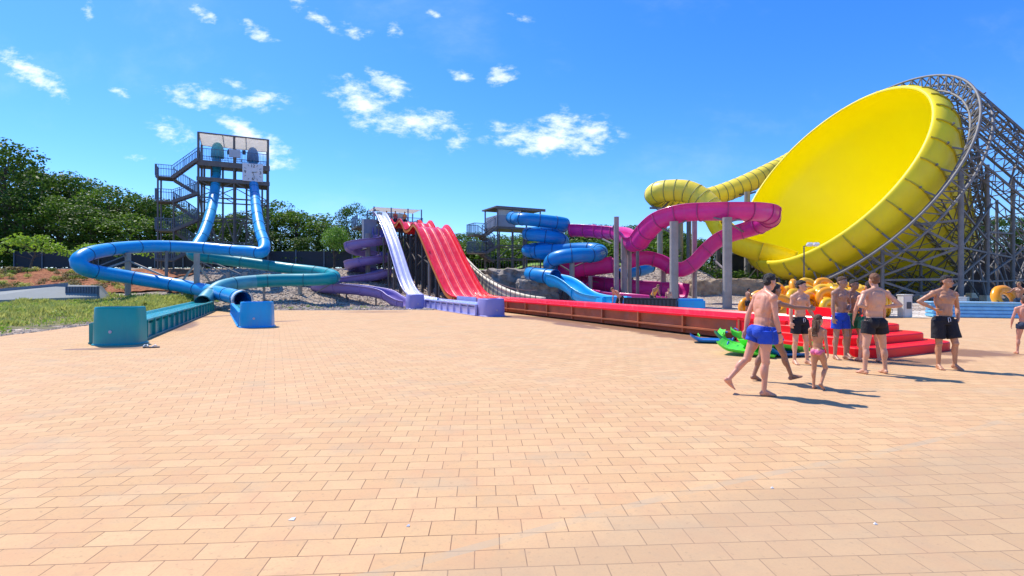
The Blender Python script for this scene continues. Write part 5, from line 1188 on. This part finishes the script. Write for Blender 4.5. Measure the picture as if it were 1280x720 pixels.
# floodlight pole behind the rings
fl = thing('floodlight_pole', gp(1005, 0, 30), 'slim dark floodlight pole with a small double lamp before the funnel', 'lamp')
s = MB(); s.rod(gp(1005, -.1, 30), P(1005, 308, 30), .05, 8, r2=.035); s.build('pole', STEELD, fl)
s = MB(); s.bar(P(1004, 308, 30), P(1020, 306, 30), .05); s.build('arm', STEELD, fl)
for px in (1012, 1020): s = MB(); s.box(P(px, 305.5, 29.95), (.32, .22, .16), rot=Matrix.Rotation(R(-35), 3, 'X'), bev=.02); s.build('lamp_head', WHITE, fl)
# black crate barrier, blue end block, blue pool wall
cb_ = thing('crate_barrier', gp(815, 0, 27), 'row of black ribbed plastic bins forming a barrier behind the red runout', 'barrier')
a = gp(781, 0, 27.4); b = gp(846, 0, 26.0); d = (b-a).normalized(); L = (b-a).length; nn = V((d.y, -d.x, 0)); Mx = Matrix((d, -nn, UP)).transposed()
s = MB(); s.box((a+b)/2+UP*.38, (L, .5, .72), rot=Mx, bev=.03); s.build('bin_body', CHAR, cb_)
s = MB(); s.box((a+b)/2+UP*.76, (L+.08, .58, .07), rot=Mx, bev=.02); s.build('rim', BLACK, cb_)
s = MB()
for i in range(14): s.box(a+d*(L*(i+.5)/14)+nn*.27+UP*.38, (.06, .05, .66), rot=Mx)
s.build('rib', BLACK, cb_)
bb = thing('end_block', gp(861, 0, 27), 'low bright blue rounded end block beside the black bins', 'block')
s = MB(); s.box(gp(861, .40, 26.6), (1.45, 1.0, .72), -.1, bev=.09); s.build('body', BLUE, bb); s = MB(); s.box(gp(861, .05, 26.6), (1.55, 1.1, .08), -.1, bev=.02); s.build('base', BLUE2, bb)
pw_ = thing('pool_wall', gp(1240, 0, 22.6), 'low light blue panelled pool wall on the right behind the men', 'wall')
a = V((19.6, 24.1, 0)); b = V((26.5, 22.3, 0)); d = (b-a).normalized(); L = (b-a).length; nn = V((d.y, -d.x, 0)); Mx = Matrix((d, -nn, UP)).transposed()
s = MB()
for k in range(4):
    s.box((a+b)/2+nn*(.02+.035*(k == 0))+UP*(.09+k*.165), (L, .5+.10*(3-k), .150), rot=Mx, bev=.03)
s.build('panel', POOL, pw_)
s = MB(); s.box((a+b)/2+UP*.69, (L+.1, .7, .06), rot=Mx, bev=.02); s.build('coping', mat('pool_coping', (.35, .62, .82), rough=.4), pw_)
swim_ring(P(1257, 374, 23.6), (R(70), R(12), R(0)), .46, .2, ORING, 'bright orange ring leaning above the light blue pool wall')

# slide mats
def slide_mat(loc, rz, tilt, m, L=1.05, w_=.58, label='', roll=0, fold=0):
    o = thing('slide_mat', loc, label, 'mat'); o.rotation_euler = (R(tilt), R(roll), R(rz)); s = MB()
    n = 16; pts = []
    for i in range(n+1):
        f = i/n; y = L*(f-.5); z = .02+(.13*max(0, (f-.74)/.26)**1.7)+fold*max(0, (.25-f)/.25)**1.5*.35; pts.append((y, z))
    vs = []
    for i, (y, z) in enumerate(pts):
        hw = w_/2*(1-.25*max(0, (i/n-.75)/.25)**2)
        for x, dz in ((-hw, .05), (-hw+.05, .015), (0, 0), (hw-.05, .015), (hw, .05)): vs.append(V(loc)+V((x, y, z+dz)))
        for x, dz in ((hw, .02), (hw-.05, -.02), (0, -.03), (-hw+.05, -.02), (-hw, .02)): vs.append(V(loc)+V((x, y, z+dz)))
    fs = [(j*10+i, j*10+(i+1) % 10, (j+1)*10+(i+1) % 10, (j+1)*10+i) for j in range(n) for i in range(10)]+[tuple(range(10)), tuple(range(n*10+9, n*10-1, -1))]
    s.add(vs, fs, 0, False); s.build('pad', m, o)
    for sx in (-1, 1):
        s = MB(); c = V(loc)+V((sx*w_*.3, L*.30, .14)); s.polyrod([c+V((-.07, 0, 0)), c+V((-.05, .0, .05)), c+V((.05, 0, .05)), c+V((.07, 0, 0))], .014, 6); s.build('handle', MBLUE if m is GREEN else GREEN, o)
    return o
def gz(px, py, z=0): Y = (HC-z)*FPX/(py-352); return V(((px-640)/FPX*Y, Y, z))
slide_mat(gz(889, 427, .03), 75, 0, MBLUE, label='flat blue slide mat at the left end of the pile by the red runout')
slide_mat(gz(902, 424, .14), 84, 55, GREEN, L=.42, w_=.58, label='small bright green mat propped upright on the blue mat')
slide_mat(gz(919, 430, .10), 62, 14, mat('dark_green_mat', (.01, .22, .10), rough=.4), label='dark green mat lying under the bright green ones', roll=8)
slide_mat(gz(930, 425, .20), 110, 17, GREEN, L=.8, w_=.45, label='green mat tilted up against the orange runout wall', roll=-14)
slide_mat(gz(934, 438, .10), 55, 4, GREEN, L=1.2, w_=.8, label='wide bright green mat lying in front, left of the walking man', roll=-5)
slide_mat(gz(966, 436, .14), 100, 8, GREEN, L=1.35, w_=.8, label='wide green mat sloping down behind the walking man in blue trunks', roll=12)
slide_mat(gz(982, 444, .03), 100, 0, MBLUE, L=.85, w_=.4, label='flat teal blue mat under the sloping green mat')
slide_mat(gz(1034, 437, .06), 70, 6, GREEN, L=.8, w_=.5, label='green mat lying behind the walking girl')
# scraps of paper on the paving
for px, py, lb in ((365, 649, 'white paper scrap lying left of centre on the foreground paving'), (510, 657.5, 'tiny white scrap near the bottom centre of the paving'), (965, 610, 'tiny white scrap on the paving right of centre'), (1094, 655, 'tiny pale scrap on the greyer paving at lower right')):
    p = gz(px, py, .004); k_ = .022 if px == 365 else .012; o = MB().add([p+V((-k_, -k_*.6, 0)), p+V((k_, -k_*.9, .002)), p+V((k_*.8, k_, .006)), p+V((-k_*.6, k_*.7, .002)), p+V((0, 0, .012))], [(0, 1, 4), (1, 2, 4), (2, 3, 4), (3, 0, 4)]).build('paper_scrap', WHITE); tag(o, lb, 'litter')
# sandals
for (px, py, rz, m, lb) in ((182, 434.5, 20, BLACK, 'black and white flip flop left by the teal tub, nearer the tub'), (191, 434.8, -70, CHAR, 'dark flip flop lying right of its pair by the teal tub')):
    p = gz(px, py); o = thing('flip_flop', p, lb, 'sandal'); o.rotation_euler = (0, 0, R(rz)); s = MB(); pts = []
    for i in range(20):
        a = 2*math.pi*i/20; pts.append((math.cos(a)*(.055+.012*math.sin(a)), math.sin(a)*.15))
    vs = [p+V((x, y, z)) for z in (.0, .03) for x, y in pts]; s.add(vs, [(i, (i+1) % 20, 20+(i+1) % 20, 20+i) for i in range(20)]+[tuple(range(19, -1, -1)), tuple(range(20, 40))]); s.build('sole', m, o)
    s = MB(); s.polyrod([p+V((-.05, -.01, .03)), p+V((-.03, .04, .07)), p+V((0, .08, .05)), p+V((.03, .04, .07)), p+V((.05, -.01, .03))], .011, 6); s.build('strap', WHITE, o)

# ================================================================== people
def skinmat(name, c): return mat(name, c, rough=.42, var=.13, scale=5, spec=.5, sss=.12)
SK = {'fair': skinmat('skin_fair', (.66, .35, .22)), 'pink': skinmat('skin_pink', (.68, .32, .20)), 'tan': skinmat('skin_tan', (.52, .25, .135)), 'brown': skinmat('skin_brown', (.34, .165, .095)), 'olive': skinmat('skin_olive', (.42, .23, .15))}
HAIR = {'dark': mat('hair_dark', (.012, .009, .008), rough=.5, var=.3, scale=60, bump=.6, bscale=90), 'brown': mat('hair_brown', (.10, .045, .02), rough=.55, var=.3, scale=60, bump=.6, bscale=90), 'ginger': mat('hair_ginger', (.22, .09, .035), rough=.55, var=.3, scale=60, bump=.6, bscale=90), 'blond': mat('hair_blond', (.35, .22, .09), rough=.55, var=.3, scale=60, bump=.5, bscale=90)}
CLO = {'royal': mat('trunks_royal_blue', (.006, .06, .50), rough=.75, var=.18, scale=9, bump=.5, bscale=14), 'black': mat('trunks_black', (.012, .012, .017), rough=.85, var=.2, scale=9, bump=.5, bscale=14), 'navy': mat('trunks_navy', (.018, .035, .07), rough=.8, var=.2, scale=9, bump=.4), 'pink': mat('bikini_pink', (.75, .16, .32), rough=.7, var=.35, scale=40), 'green': mat('trunks_green', (.02, .14, .06), rough=.8), 'orange': mat('shirt_orange', (.9, .35, .04), rough=.8), 'red': mat('top_red', (.6, .05, .04), rough=.8)}
EYEW = mat('eye_dark', (.02, .015, .012), rough=.2); LIP = mat('lips', (.42, .13, .11), rough=.5)
def remesh(bm, name, voxel, m, parent, smooth=2, loc=(0, 0, 0), disp=0):
    me = bpy.data.meshes.new(name+'_src'); me.from_pydata(bm.v, [], bm.f)
    o = bpy.data.objects.new(name+'_src', me); COL.objects.link(o)
    r = o.modifiers.new('r', 'REMESH'); r.mode = 'VOXEL'; r.voxel_size = voxel; r.use_smooth_shade = True
    sm = o.modifiers.new('s', 'SMOOTH'); sm.factor = .5; sm.iterations = smooth
    bpy.context.view_layer.update(); dg = bpy.context.evaluated_depsgraph_get(); me2 = bpy.data.meshes.new_from_object(o.evaluated_get(dg)); bpy.data.objects.remove(o); bpy.data.meshes.remove(me)
    me2.name = name; me2.materials.clear(); me2.materials.append(m)
    me2.polygons.foreach_set('use_smooth', [True]*len(me2.polygons))
    if disp:
        for v in me2.vertices: v.co += v.normal*(mnoise.noise(v.co*38)*disp)
    o = bpy.data.objects.new(name, me2); COL.objects.link(o); o.parent = parent; return o
class PB:
    """light-weight vertex/face collector for body primitives"""
    def __init__(s): s.v = []; s.f = []
_SPH = {}
def b_ell(bm, c, r, M=None, seg=14):
    if seg not in _SPH:
        rows = max(4, seg-4); vs = [V((0, 0, 1))]; fs = []
        for i in range(1, rows):
            t = math.pi*i/rows
            for j in range(seg): a = 2*math.pi*j/seg; vs.append(V((math.sin(t)*math.cos(a), math.sin(t)*math.sin(a), math.cos(t))))
        vs.append(V((0, 0, -1))); L = len(vs)-1
        for j in range(seg):
            k = (j+1) % seg; fs.append((0, 1+j, 1+k)); b = 1+(rows-2)*seg; fs.append((L, b+k, b+j))
            for i in range(rows-2): o = 1+i*seg; fs.append((o+j, o+seg+j, o+seg+k, o+k))
        _SPH[seg] = (vs, fs)
    vs, fs = _SPH[seg]; o = len(bm.v); c = V(c)
    if M is None: bm.v += [(c.x+q.x*r[0], c.y+q.y*r[1], c.z+q.z*r[2]) for q in vs]
    else: bm.v += [(c+M@V((q.x*r[0], q.y*r[1], q.z*r[2]))).to_tuple() for q in vs]
    bm.f += [tuple(o+i for i in f) for f in fs]
def b_cone(bm, a, b, ra, rb, n=14, caps=True, sx=1.0, xdir=None, round_=True):
    a, b = V(a), V(b); z = (b-a).normalized(); x = (xdir-z*xdir.dot(z)).normalized() if xdir is not None else (z.cross(V((0, 1, 0))) if abs(z.y) < .9 else z.cross(V((1, 0, 0)))).normalized(); y = z.cross(x)
    o = len(bm.v)
    for p, q in ((a, ra), (b, rb)): bm.v += [(p+x*math.cos(2*math.pi*i/n)*q*sx+y*math.sin(2*math.pi*i/n)*q).to_tuple() for i in range(n)]
    bm.f += [(o+i, o+(i+1) % n, o+n+(i+1) % n, o+n+i) for i in range(n)]+[tuple(range(o+n-1, o-1, -1)), tuple(range(o+n, o+2*n))]
    if round_:
        b_ell(bm, a, (ra, ra, ra), seg=10); b_ell(bm, b, (rb, rb, rb), seg=10)
def pb_obj(b2, name, m, root):
    me = bpy.data.meshes.new(name); me.from_pydata(b2.v, [], b2.f); me.materials.append(m); me.polygons.foreach_set('use_smooth', [True]*len(me.polygons))
    o = bpy.data.objects.new(name, me); COL.objects.link(o); o.parent = root; return o
def person(loc, rz, label, H=1.75, skin='tan', hair='dark', shorts='black', hem=.24, legs=None, arms=None, lean=(0, 0), head=(0, 0), voxel=.0095, child=False, longhair=False, female=False, group=None, build=1.0, top=None, cord=None, watch=False, hairlen=0, loose=1.0, lie=None, cap=None):
    """faces local -Y at rz=0. legs: {s:(hip flex fwd, abduct, knee flex, foot pitch)}; arms: {s:(upper dir, fore dir)} in (out, forward, up)"""
    root = thing('person', loc, label, 'person', group); root.rotation_euler = (0, 0, R(rz)); k = H/1.755
    legs = legs or {}; arms = arms or {}; bw_ = build
    PV = V((0, 0, .965)); Mt = Matrix.Rotation(R(lean[0]), 3, 'X')@Matrix.Rotation(R(lean[1]), 3, 'Y')     # lean forward (+) = towards -Y
    hs_ = 1.16 if child else 1.0
    def T(x, y, z): return PV+Mt@V((x*bw_, -y, z))           # y forward
    def ell(bm, x, y, z, rx, ry, rz_): b_ell(bm, T(x, y, z), (rx*bw_, ry*(.5+.5*bw_), rz_), Mt)
    bm = PB()
    # trunk
    ell(bm, 0, 0, -.02, .148, .098, .12); ell(bm, 0, .005, .10, .140, .094, .14); ell(bm, 0, 0, .22, .141, .098, .15); ell(bm, 0, 0, .34, .155, .108, .15); ell(bm, 0, -.01, .43, .162, .092, .09)
    for s in (-1, 1):
        ell(bm, s*.07, -.055, -.07, .085, .078, .09)         # glutes
        ell(bm, s*.105, 0, -.08, .075, .085, .10)
        if not (child or female): ell(bm, s*.070, .074, .375, .080, .036, .058)
        ell(bm, s*.122, -.010, .33, .046, .068, .13); ell(bm, s*.065, -.070, .34, .066, .036, .15); ell(bm, s*.10, -.01, .455, .09, .05, .05)
        if not child: ell(bm, s*.032, .084, .16, .034, .018, .10)
        b_cone(bm, T(s*.03, -.02, .53), T(s*.15, -.01, .475), .042, .045)
    nb = T(0, -.012, .47); hb = T(0, .02, .60); b_cone(bm, nb, hb, .060, .053)
    # head
    Hh = Mt@Matrix.Rotation(R(head[0]), 3, 'Z')@Matrix.Rotation(R(head[1]), 3, 'X'); hc = T(0, .03, .675)+Hh@V((0, -.008, 0))
    def HD(x, y, z): return hc+Hh@V((x*hs_, -y*hs_, z*hs_))
    def hell(b_, x, y, z, rx, ry, rz_, seg=14): b_ell(b_, HD(x, y, z), (rx*hs_, ry*hs_, rz_*hs_), Hh, seg)
    hell(bm, 0, -.012, .035, .076, .094, .082); hell(bm, 0, .018, -.02, .064, .072, .082); hell(bm, 0, .040, -.072, .045, .045, .034); hell(bm, 0, .075, -.085, .020, .016, .016)
    b_cone(bm, HD(0, .082, .012), HD(0, .104, -.022), .010, .015, 8); 
    for s in (-1, 1): hell(bm, s*.076, -.012, -.008, .011, .020, .032, 10); hell(bm, s*.028, .078, .026, .024, .010, .008, 8); hell(bm, s*.042, .052, -.022, .022, .022, .018, 8)
    hell(bm, 0, .084, -.052, .022, .010, .008, 8)
    # arms
    wrists = {}
    for s in (-1, 1):
        ud, fd = arms.get(s, ((.18, .04, -1), (.06, .18, -1)))[:2]
        sh = T(s*.190, -.008, .455)
        def D(q): return (Mt@V((s*q[0], -q[1], q[2]))).normalized()
        u = D(ud); f = D(fd); lu, lf = .285, .245; el = sh+u*lu; wr = el+f*lf; wrists[s] = (el, wr)
        b_ell(bm, sh+u*.015, (.058, .058, .064), Mt); b_cone(bm, sh, el, .047, .036); b_ell(bm, sh+u*.14-f*.0, (.044, .046, .085), Matrix((u.cross(V((.3, 1, .2))).normalized(), u.cross(u.cross(V((.3, 1, .2))).normalized()), u)).transposed())
        b_cone(bm, el, el+f*.09, .038, .040); b_cone(bm, el+f*.09, wr, .040, .0245)
        # hand
        hd = arms.get(s, (0, 0))[2] if len(arms.get(s, ())) > 2 else None
        h_ = D(hd) if hd else f; side = D((-.25, 1, 0)) if abs(h_.dot(D((0, 1, 0)))) < .8 else D((0, 0, 1)); side = (side-h_*side.dot(h_)).normalized(); pn = h_.cross(side).normalized()
        if pn.dot(D((-1, 0, 0))) < 0: pn = -pn            # palm normal towards the body
        Mh = Matrix((side, pn, h_)).transposed(); b_ell(bm, wr+h_*.045, (.042, .017, .052), Mh, 12); b_cone(bm, wr, wr+h_*.05, .023, .024, 10)
        for q, (o_, L_, sp) in enumerate(((.032, .070, .10), (.011, .080, .03), (-.011, .074, -.04), (-.031, .058, -.12))):
            base = wr+h_*.078+side*o_; d1 = (h_+side*sp+pn*.28).normalized(); m1 = base+d1*L_*.5; d2 = (h_*.75+side*sp*.5+pn*.75).normalized(); b_cone(bm, base-h_*.02, m1, .0105, .0098, 8); b_cone(bm, m1, m1+d2*L_*.5, .0098, .0085, 8)
        tb = wr+h_*.025+side*.030; d1 = (h_*.7+side*.75+pn*.3).normalized(); m1 = tb+d1*.038; b_cone(bm, tb-side*.012, m1, .014, .012, 8); b_cone(bm, m1, m1+(h_+side*.2+pn*.35).normalized()*.034, .0115, .0095, 8)
    # legs
    hipj = {}
    for s in (-1, 1):
        hf, ab, kf, fp_ = legs.get(s, (0, 4, 3, 0))[:4]
        hp = PV+Mt@V((s*.092*bw_, 0, -.06)); hp = PV+V((s*.092*bw_, 0, -.06))
        th = V((s*math.sin(R(ab)), -math.sin(R(hf)), -math.cos(R(hf))*math.cos(R(ab)))).normalized(); shd = V((s*math.sin(R(ab))*.5, -math.sin(R(hf-kf)), -math.cos(R(hf-kf)))).normalized()
        kn = hp+th*.425; an = kn+shd*.40; hipj[s] = (hp, th, kn)
        b_cone(bm, hp, kn, .088*(.45+.55*bw_), .054); b_ell(bm, hp+th*.17+V((0, -.012, 0)), (.082, .085, .15), th.to_track_quat('Z', 'Y').to_matrix()); b_ell(bm, kn+V((0, -.008, 0)), (.054, .056, .06))
        bk_ = V((0, 1, 0)); bk_ = (bk_-shd*bk_.dot(shd)).normalized(); b_cone(bm, kn, an, .050, .033); b_ell(bm, kn+shd*.13+bk_*.018, (.050, .052, .115), shd.to_track_quat('Z', 'Y').to_matrix())
        fdv = Matrix.Rotation(R(fp_), 3, 'X')@V((s*.22, -1, 0)); fdv.normalize(); dn = Matrix.Rotation(R(fp_), 3, 'X')@V((0, 0, -1)); sd_ = fdv.cross(dn).normalized()
        Mf = Matrix((sd_, fdv, -dn)).transposed()
        b_ell(bm, an-fdv*.028+dn*.048, (.032, .038, .036), Mf); b_ell(bm, an+dn*.02, (.034, .036, .04), Mf); b_cone(bm, an+dn*.015, an+fdv*.10+dn*.055, .036, .028); b_ell(bm, an+fdv*.10+dn*.062, (.042, .062, .024), Mf); b_cone(bm, an-fdv*.02+dn*.06, an+fdv*.10+dn*.066, .026, .022)
        for q, (o_, L_, rr_) in enumerate(((-.030, .052, .0145), (-.010, .050, .0105), (.006, .044, .010), (.020, .036, .0095), (.032, .028, .009))):
            b0 = an+fdv*.135+dn*.068-sd_*(o_*s*-1 if True else o_); b_cone(bm, b0-fdv*.03, b0+fdv*(L_*.75)+dn*.004, rr_, rr_*.9, 8)
    body = remesh(bm, 'body', voxel/k, SK[skin], root, 4)
    zmin = min(v.co.z for v in body.data.vertices); dz = V((0, 0, -zmin))
    # eyes, brows, mouth
    parts = [body]
    if voxel < .015:
        for s in (-1, 1):
            b2 = PB(); b_ell(b2, HD(s*.030, .0835, .010), (.012, .006, .0065), Hh, 10); parts.append(pb_obj(b2, 'eye', EYEW, root))
            b2 = PB(); b_ell(b2, HD(s*.031, .088, .033), (.018, .005, .0045), Hh, 8); parts.append(pb_obj(b2, 'eyebrow', HAIR[hair], root))
        b2 = PB(); b_ell(b2, HD(0, .0935, -.052), (.020, .005, .0055), Hh, 10); parts.append(pb_obj(b2, 'mouth', LIP, root))
    # hair
    b2 = PB(); rng = random.Random(label)
    hell(b2, 0, -.022, .052, .0795, .089, .078); hell(b2, 0, .010, .088, .060, .076, .034); hell(b2, 0, -.056, .002, .064, .050, .062)
    for _ in range(30):
        a = rng.uniform(0, 6.28); e = rng.uniform(.45, 1.45); hell(b2, .068*math.cos(a)*math.cos(e), -.016+.080*math.sin(a)*math.cos(e), .058+.066*math.sin(e), .018, .018, .015, 8)
    if longhair:
        for _ in range(16):
            x = rng.uniform(-.07, .07); p = HD(x, -.07, .0); q = T(x*1.35, -.095-.01*rng.random(), .455-rng.uniform(.0, .16)); b_cone(b2, p, q, .026, .012, 8)
        b_cone(b2, HD(0, -.06, .02), T(0, -.09, .50), .06, .05)
    parts.append(remesh(b2, 'hair', .0085 if voxel < .015 else .016, HAIR[hair] if not cap else cap, root, 1, disp=.004))
    # trunks
    b3 = PB()
    if female:
        xa = Mt@V((1, 0, 0)); b_cone(b3, T(0, 0, -.005), T(0, 0, -.06), .108, .112, 28, sx=1.46, xdir=xa, round_=False); b_cone(b3, T(0, 0, -.06), T(0, -.01, -.135), .112, .05, 28, sx=1.3, xdir=xa, round_=False)
        for s in (-1, 1): b_ell(b3, T(s*.068, -.055, -.075), (.088*bw_, .083, .07), Mt)
    else:
        xa = Mt@V((1, 0, 0)); b_cone(b3, T(0, .0, .026), T(0, 0, -.045), .112*(.5+.5*bw_), .121*(.5+.5*bw_), 28, sx=1.40*bw_**.4, xdir=xa, round_=False); b_cone(b3, T(0, 0, -.045), T(0, 0, -.13), .121*(.5+.5*bw_), .114, 28, sx=1.45*bw_**.4, xdir=xa, round_=False)
        for s in (-1, 1):
            b_ell(b3, T(s*.07, -.060, -.068), (.098*bw_, .094, .098), Mt); hp, th, kn = hipj[s]; h2 = hp+V((s*.006, .006, .02)); b_cone(b3, h2, h2+th*(hem+.02), .108*(.4+.6*bw_), (.094+.017*loose)*(.5+.5*bw_), 24, round_=False)
    parts.append(remesh(b3, 'swim_trunks' if not female else 'bikini_bottom', max(.008, voxel), CLO[shorts], root, 1))
    for v in parts[-1].data.vertices: v.co += v.normal*(mnoise.noise(V((v.co.x*14, v.co.y*14, v.co.z*5)))*.007+.002)
    if cord:
        s2 = MB(); c = T(0, .118, -.01); s2.polyrod([c+V((-.012, 0, .02)), c+V((-.02, -.012, -.01)), c+V((-.012, -.016, -.07))], .005, 6); s2.polyrod([c+V((.012, 0, .02)), c+V((.022, -.012, -.01)), c+V((.02, -.016, -.055))], .005, 6)
        me = bpy.data.meshes.new('drawstring'); me.from_pydata(s2.v, [], s2.f); me.materials.append(WHITE); o = bpy.data.objects.new('drawstring', me); COL.objects.link(o); o.parent = root; parts.append(o)
    if watch:
        el, wr = wrists[watch]; f = (wr-el).normalized(); b4 = PB(); b_cone(b4, wr-f*.03, wr-f*.008, .030, .029, 16, round_=False); parts.append(pb_obj(b4, 'wristband', CHAR, root))
    if top:
        b5 = PB(); xa = Mt@V((1, 0, 0)); b_cone(b5, T(0, 0, .02), T(0, 0, .30), .112, .118, 24, sx=1.4, xdir=xa, round_=False); b_cone(b5, T(0, 0, .30), T(0, 0, .47), .118, .10, 24, sx=1.5, xdir=xa, round_=False)
        parts.append(remesh(b5, 'shirt', .014, CLO[top], root, 2))
    for o in parts:
        o.data.transform(Matrix.Translation(dz)); o.data.transform(Matrix.Scale(k, 4))
    return root
def at(px, py): Y = HC*FPX/(py-352); return ((px-640)/FPX*Y, Y, .002)
hips = ((.62, -.42, -.74), (-.80, .50, -.18), (-.75, .35, -.5))
# rz: 0 faces the camera, 90 faces right (+X), 180 faces away, -90 faces left
person(at(951, 493), 98, 'man in royal blue trunks striding right, nearest to the camera', 1.76, 'pink', 'dark', 'royal', .16, legs={-1: (0, 2, 4, 0), 1: (-20, 2, 24, 38)}, arms={-1: ((.10, .22, -1), (.02, .42, -1)), 1: ((.12, -.25, -1), (.05, .0, -1))}, lean=(9, 0), head=(18, 4), watch=-1, loose=.2, build=1.03, voxel=.0085)
person(at(962, 477.5), 92, 'tanned person mostly hidden behind the nearest man, one arm stretched to the right', 1.62, 'brown', 'dark', 'royal', .2, legs={-1: (26, 2, 6, -18), 1: (-12, 2, 8, 8)}, arms={-1: ((.1, .95, -.15), (.05, 1, .05)), 1: ((.25, .25, -1), (.1, .6, -.8))}, lean=(6, 0), head=(10, 0))
person(at(1000, 455), 8, 'slim pale boy in black shorts with white drawstring, looking right', 1.66, 'fair', 'dark', 'black', .27, legs={-1: (0, 4, 2, 0), 1: (5, 5, 4, 0)}, arms={-1: ((.16, .0, -1), (.05, .10, -1)), 1: ((.22, .0, -1), (.35, .25, -.8))}, head=(52, 3), cord=True, build=.84)
person(at(1022, 487), 118, 'small girl with long brown hair and pink bikini bottom walking right', 1.12, 'tan', 'brown', 'pink', .1, legs={-1: (22, 2, 50, 35), 1: (2, 2, 3, 0)}, arms={-1: ((.2, -.1, -1), (.1, .1, -1)), 1: ((.3, .35, -1), (.2, .6, -.9))}, head=(-10, 6), child=True, longhair=True, female=True, build=.86, voxel=.011)
person(at(1051, 449), 12, 'tanned boy in royal blue trunks facing the camera beside the red steps', 1.74, 'olive', 'brown', 'royal', .26, legs={-1: (0, 5, 2, 0), 1: (8, -1, 10, 0)}, arms={-1: ((.14, .05, -1), (.02, .10, -1)), 1: ((.28, -.05, -1), (-.75, .65, -.35))}, head=(18, 2), build=.88)
person(at(1066, 446), 10, 'dark haired tanned person half hidden behind the boy in royal blue trunks', 1.68, 'brown', 'dark', 'green', .26, legs={-1: (0, 4, 2, 0), 1: (14, 4, 26, 0)}, arms={-1: ((.14, .05, -1), (.02, .2, -1)), 1: ((.3, -.1, -1), (-.6, .6, -.6))}, head=(14, 0), build=.86, voxel=.011)
person(at(1093, 467.5), 182, 'broad man seen from behind in black trunks with hands on hips', 1.78, 'fair', 'ginger', 'black', .20, legs={-1: (2, 10, 3, 0), 1: (0, 8, 2, 0)}, arms={-1: hips, 1: hips}, head=(-14, 0), lean=(-2, 0), loose=.5, build=1.03, voxel=.0085)
person(at(1087, 452), 170, 'pale person mostly hidden behind the broad man with ginger hair', 1.64, 'pink', 'dark', 'green', .2, legs={-1: (0, 8, 2, 0), 1: (0, 10, 2, 0)}, arms={-1: ((.4, .1, -1), (.1, .2, -1)), 1: ((.3, .1, -1), (.1, .2, -1))}, voxel=.012)
person(at(1180, 461.5), -4, 'man in loose black shorts facing the camera, hands on hips, weight on one leg', 1.75, 'tan', 'dark', 'black', .33, legs={-1: (0, 0, 2, 0), 1: (12, 6, 18, 4)}, arms={-1: ((.78, -.25, -.62), (-.62, .42, -.42), (-.7, .3, -.5)), 1: ((.36, -.25, -.92), (-.20, .38, -.85), (-.4, .2, -.8))}, head=(32, 2), lean=(-2, 3), cord=True, loose=1.1, voxel=.0085)
person(at(1281, 443), 150, 'child in navy trunks at the right edge, seen from behind', 1.28, 'pink', 'brown', 'navy', .12, legs={-1: (0, 4, 2, 0), 1: (6, 6, 6, 0)}, arms={-1: ((.3, .0, -1), (.1, .2, -1)), 1: ((.3, 0, -1), (.1, .2, -1))}, child=True, loose=.2, voxel=.011)
person(gp(1274, .0, 23.2), -70, 'tanned person in dark shorts holding the orange ring behind the blue wall', 1.62, 'brown', 'blond', 'navy', .25, arms={-1: ((.2, .8, -.5), (-.1, 1, -.1)), 1: ((.3, .7, -.4), (0, .7, .7))}, voxel=.014)
person(gp(935, 0, 24.2), 100, 'dark haired swimmer standing left of the orange ring heap', 1.35, 'brown', 'dark', 'black', .25, arms={-1: ((.2, .5, -.8), (0, .9, .2)), 1: ((.2, .5, -.8), (0, .9, .2))}, voxel=.014)
person(gp(775, 0, 25.6), -60, 'sunburnt person bending forward left of the black bins', 1.6, 'pink', 'ginger', 'black', .3, lean=(48, 0), legs={-1: (20, 4, 22, 0), 1: (14, 4, 16, 0)}, arms={-1: ((.2, .6, -.8), (.1, .7, -.6)), 1: ((.2, .6, -.8), (.1, .7, -.6))}, voxel=.014)
person(gp(816, 0, 28.4), 30, 'person in an orange shirt bending behind the black bins', 1.62, 'tan', 'ginger', 'black', .3, lean=(34, 0), legs={-1: (14, 4, 16, 0), 1: (14, 4, 16, 0)}, arms={-1: ((.3, .5, -.8), (.0, .8, -.3)), 1: ((.3, .5, -.8), (.0, .8, -.3))}, top='orange', voxel=.014)
person(gp(836, 0, 28.6), -20, 'short tanned person seen over the right end of the black bins', 1.26, 'pink', 'ginger', 'black', .3, voxel=.015)
pz = 7.09
for (of, Y0, rz, lb, sk, tp) in ((.75, 51.6, 10, 'tiny person in red top waiting at the left of the red slide start', 'tan', 'red'), (1.75, 51.7, -10, 'tiny person in orange top standing at the middle of the red slide start', 'tan', 'orange'), (-.1, 51.8, 30, 'tiny shirtless person beside the post at the red slide start', 'pink', None)):
    q = red(Y0, pz, of); person(q, rz, lb, 1.7, sk, 'dark', 'black', .3, top=tp, voxel=.02)
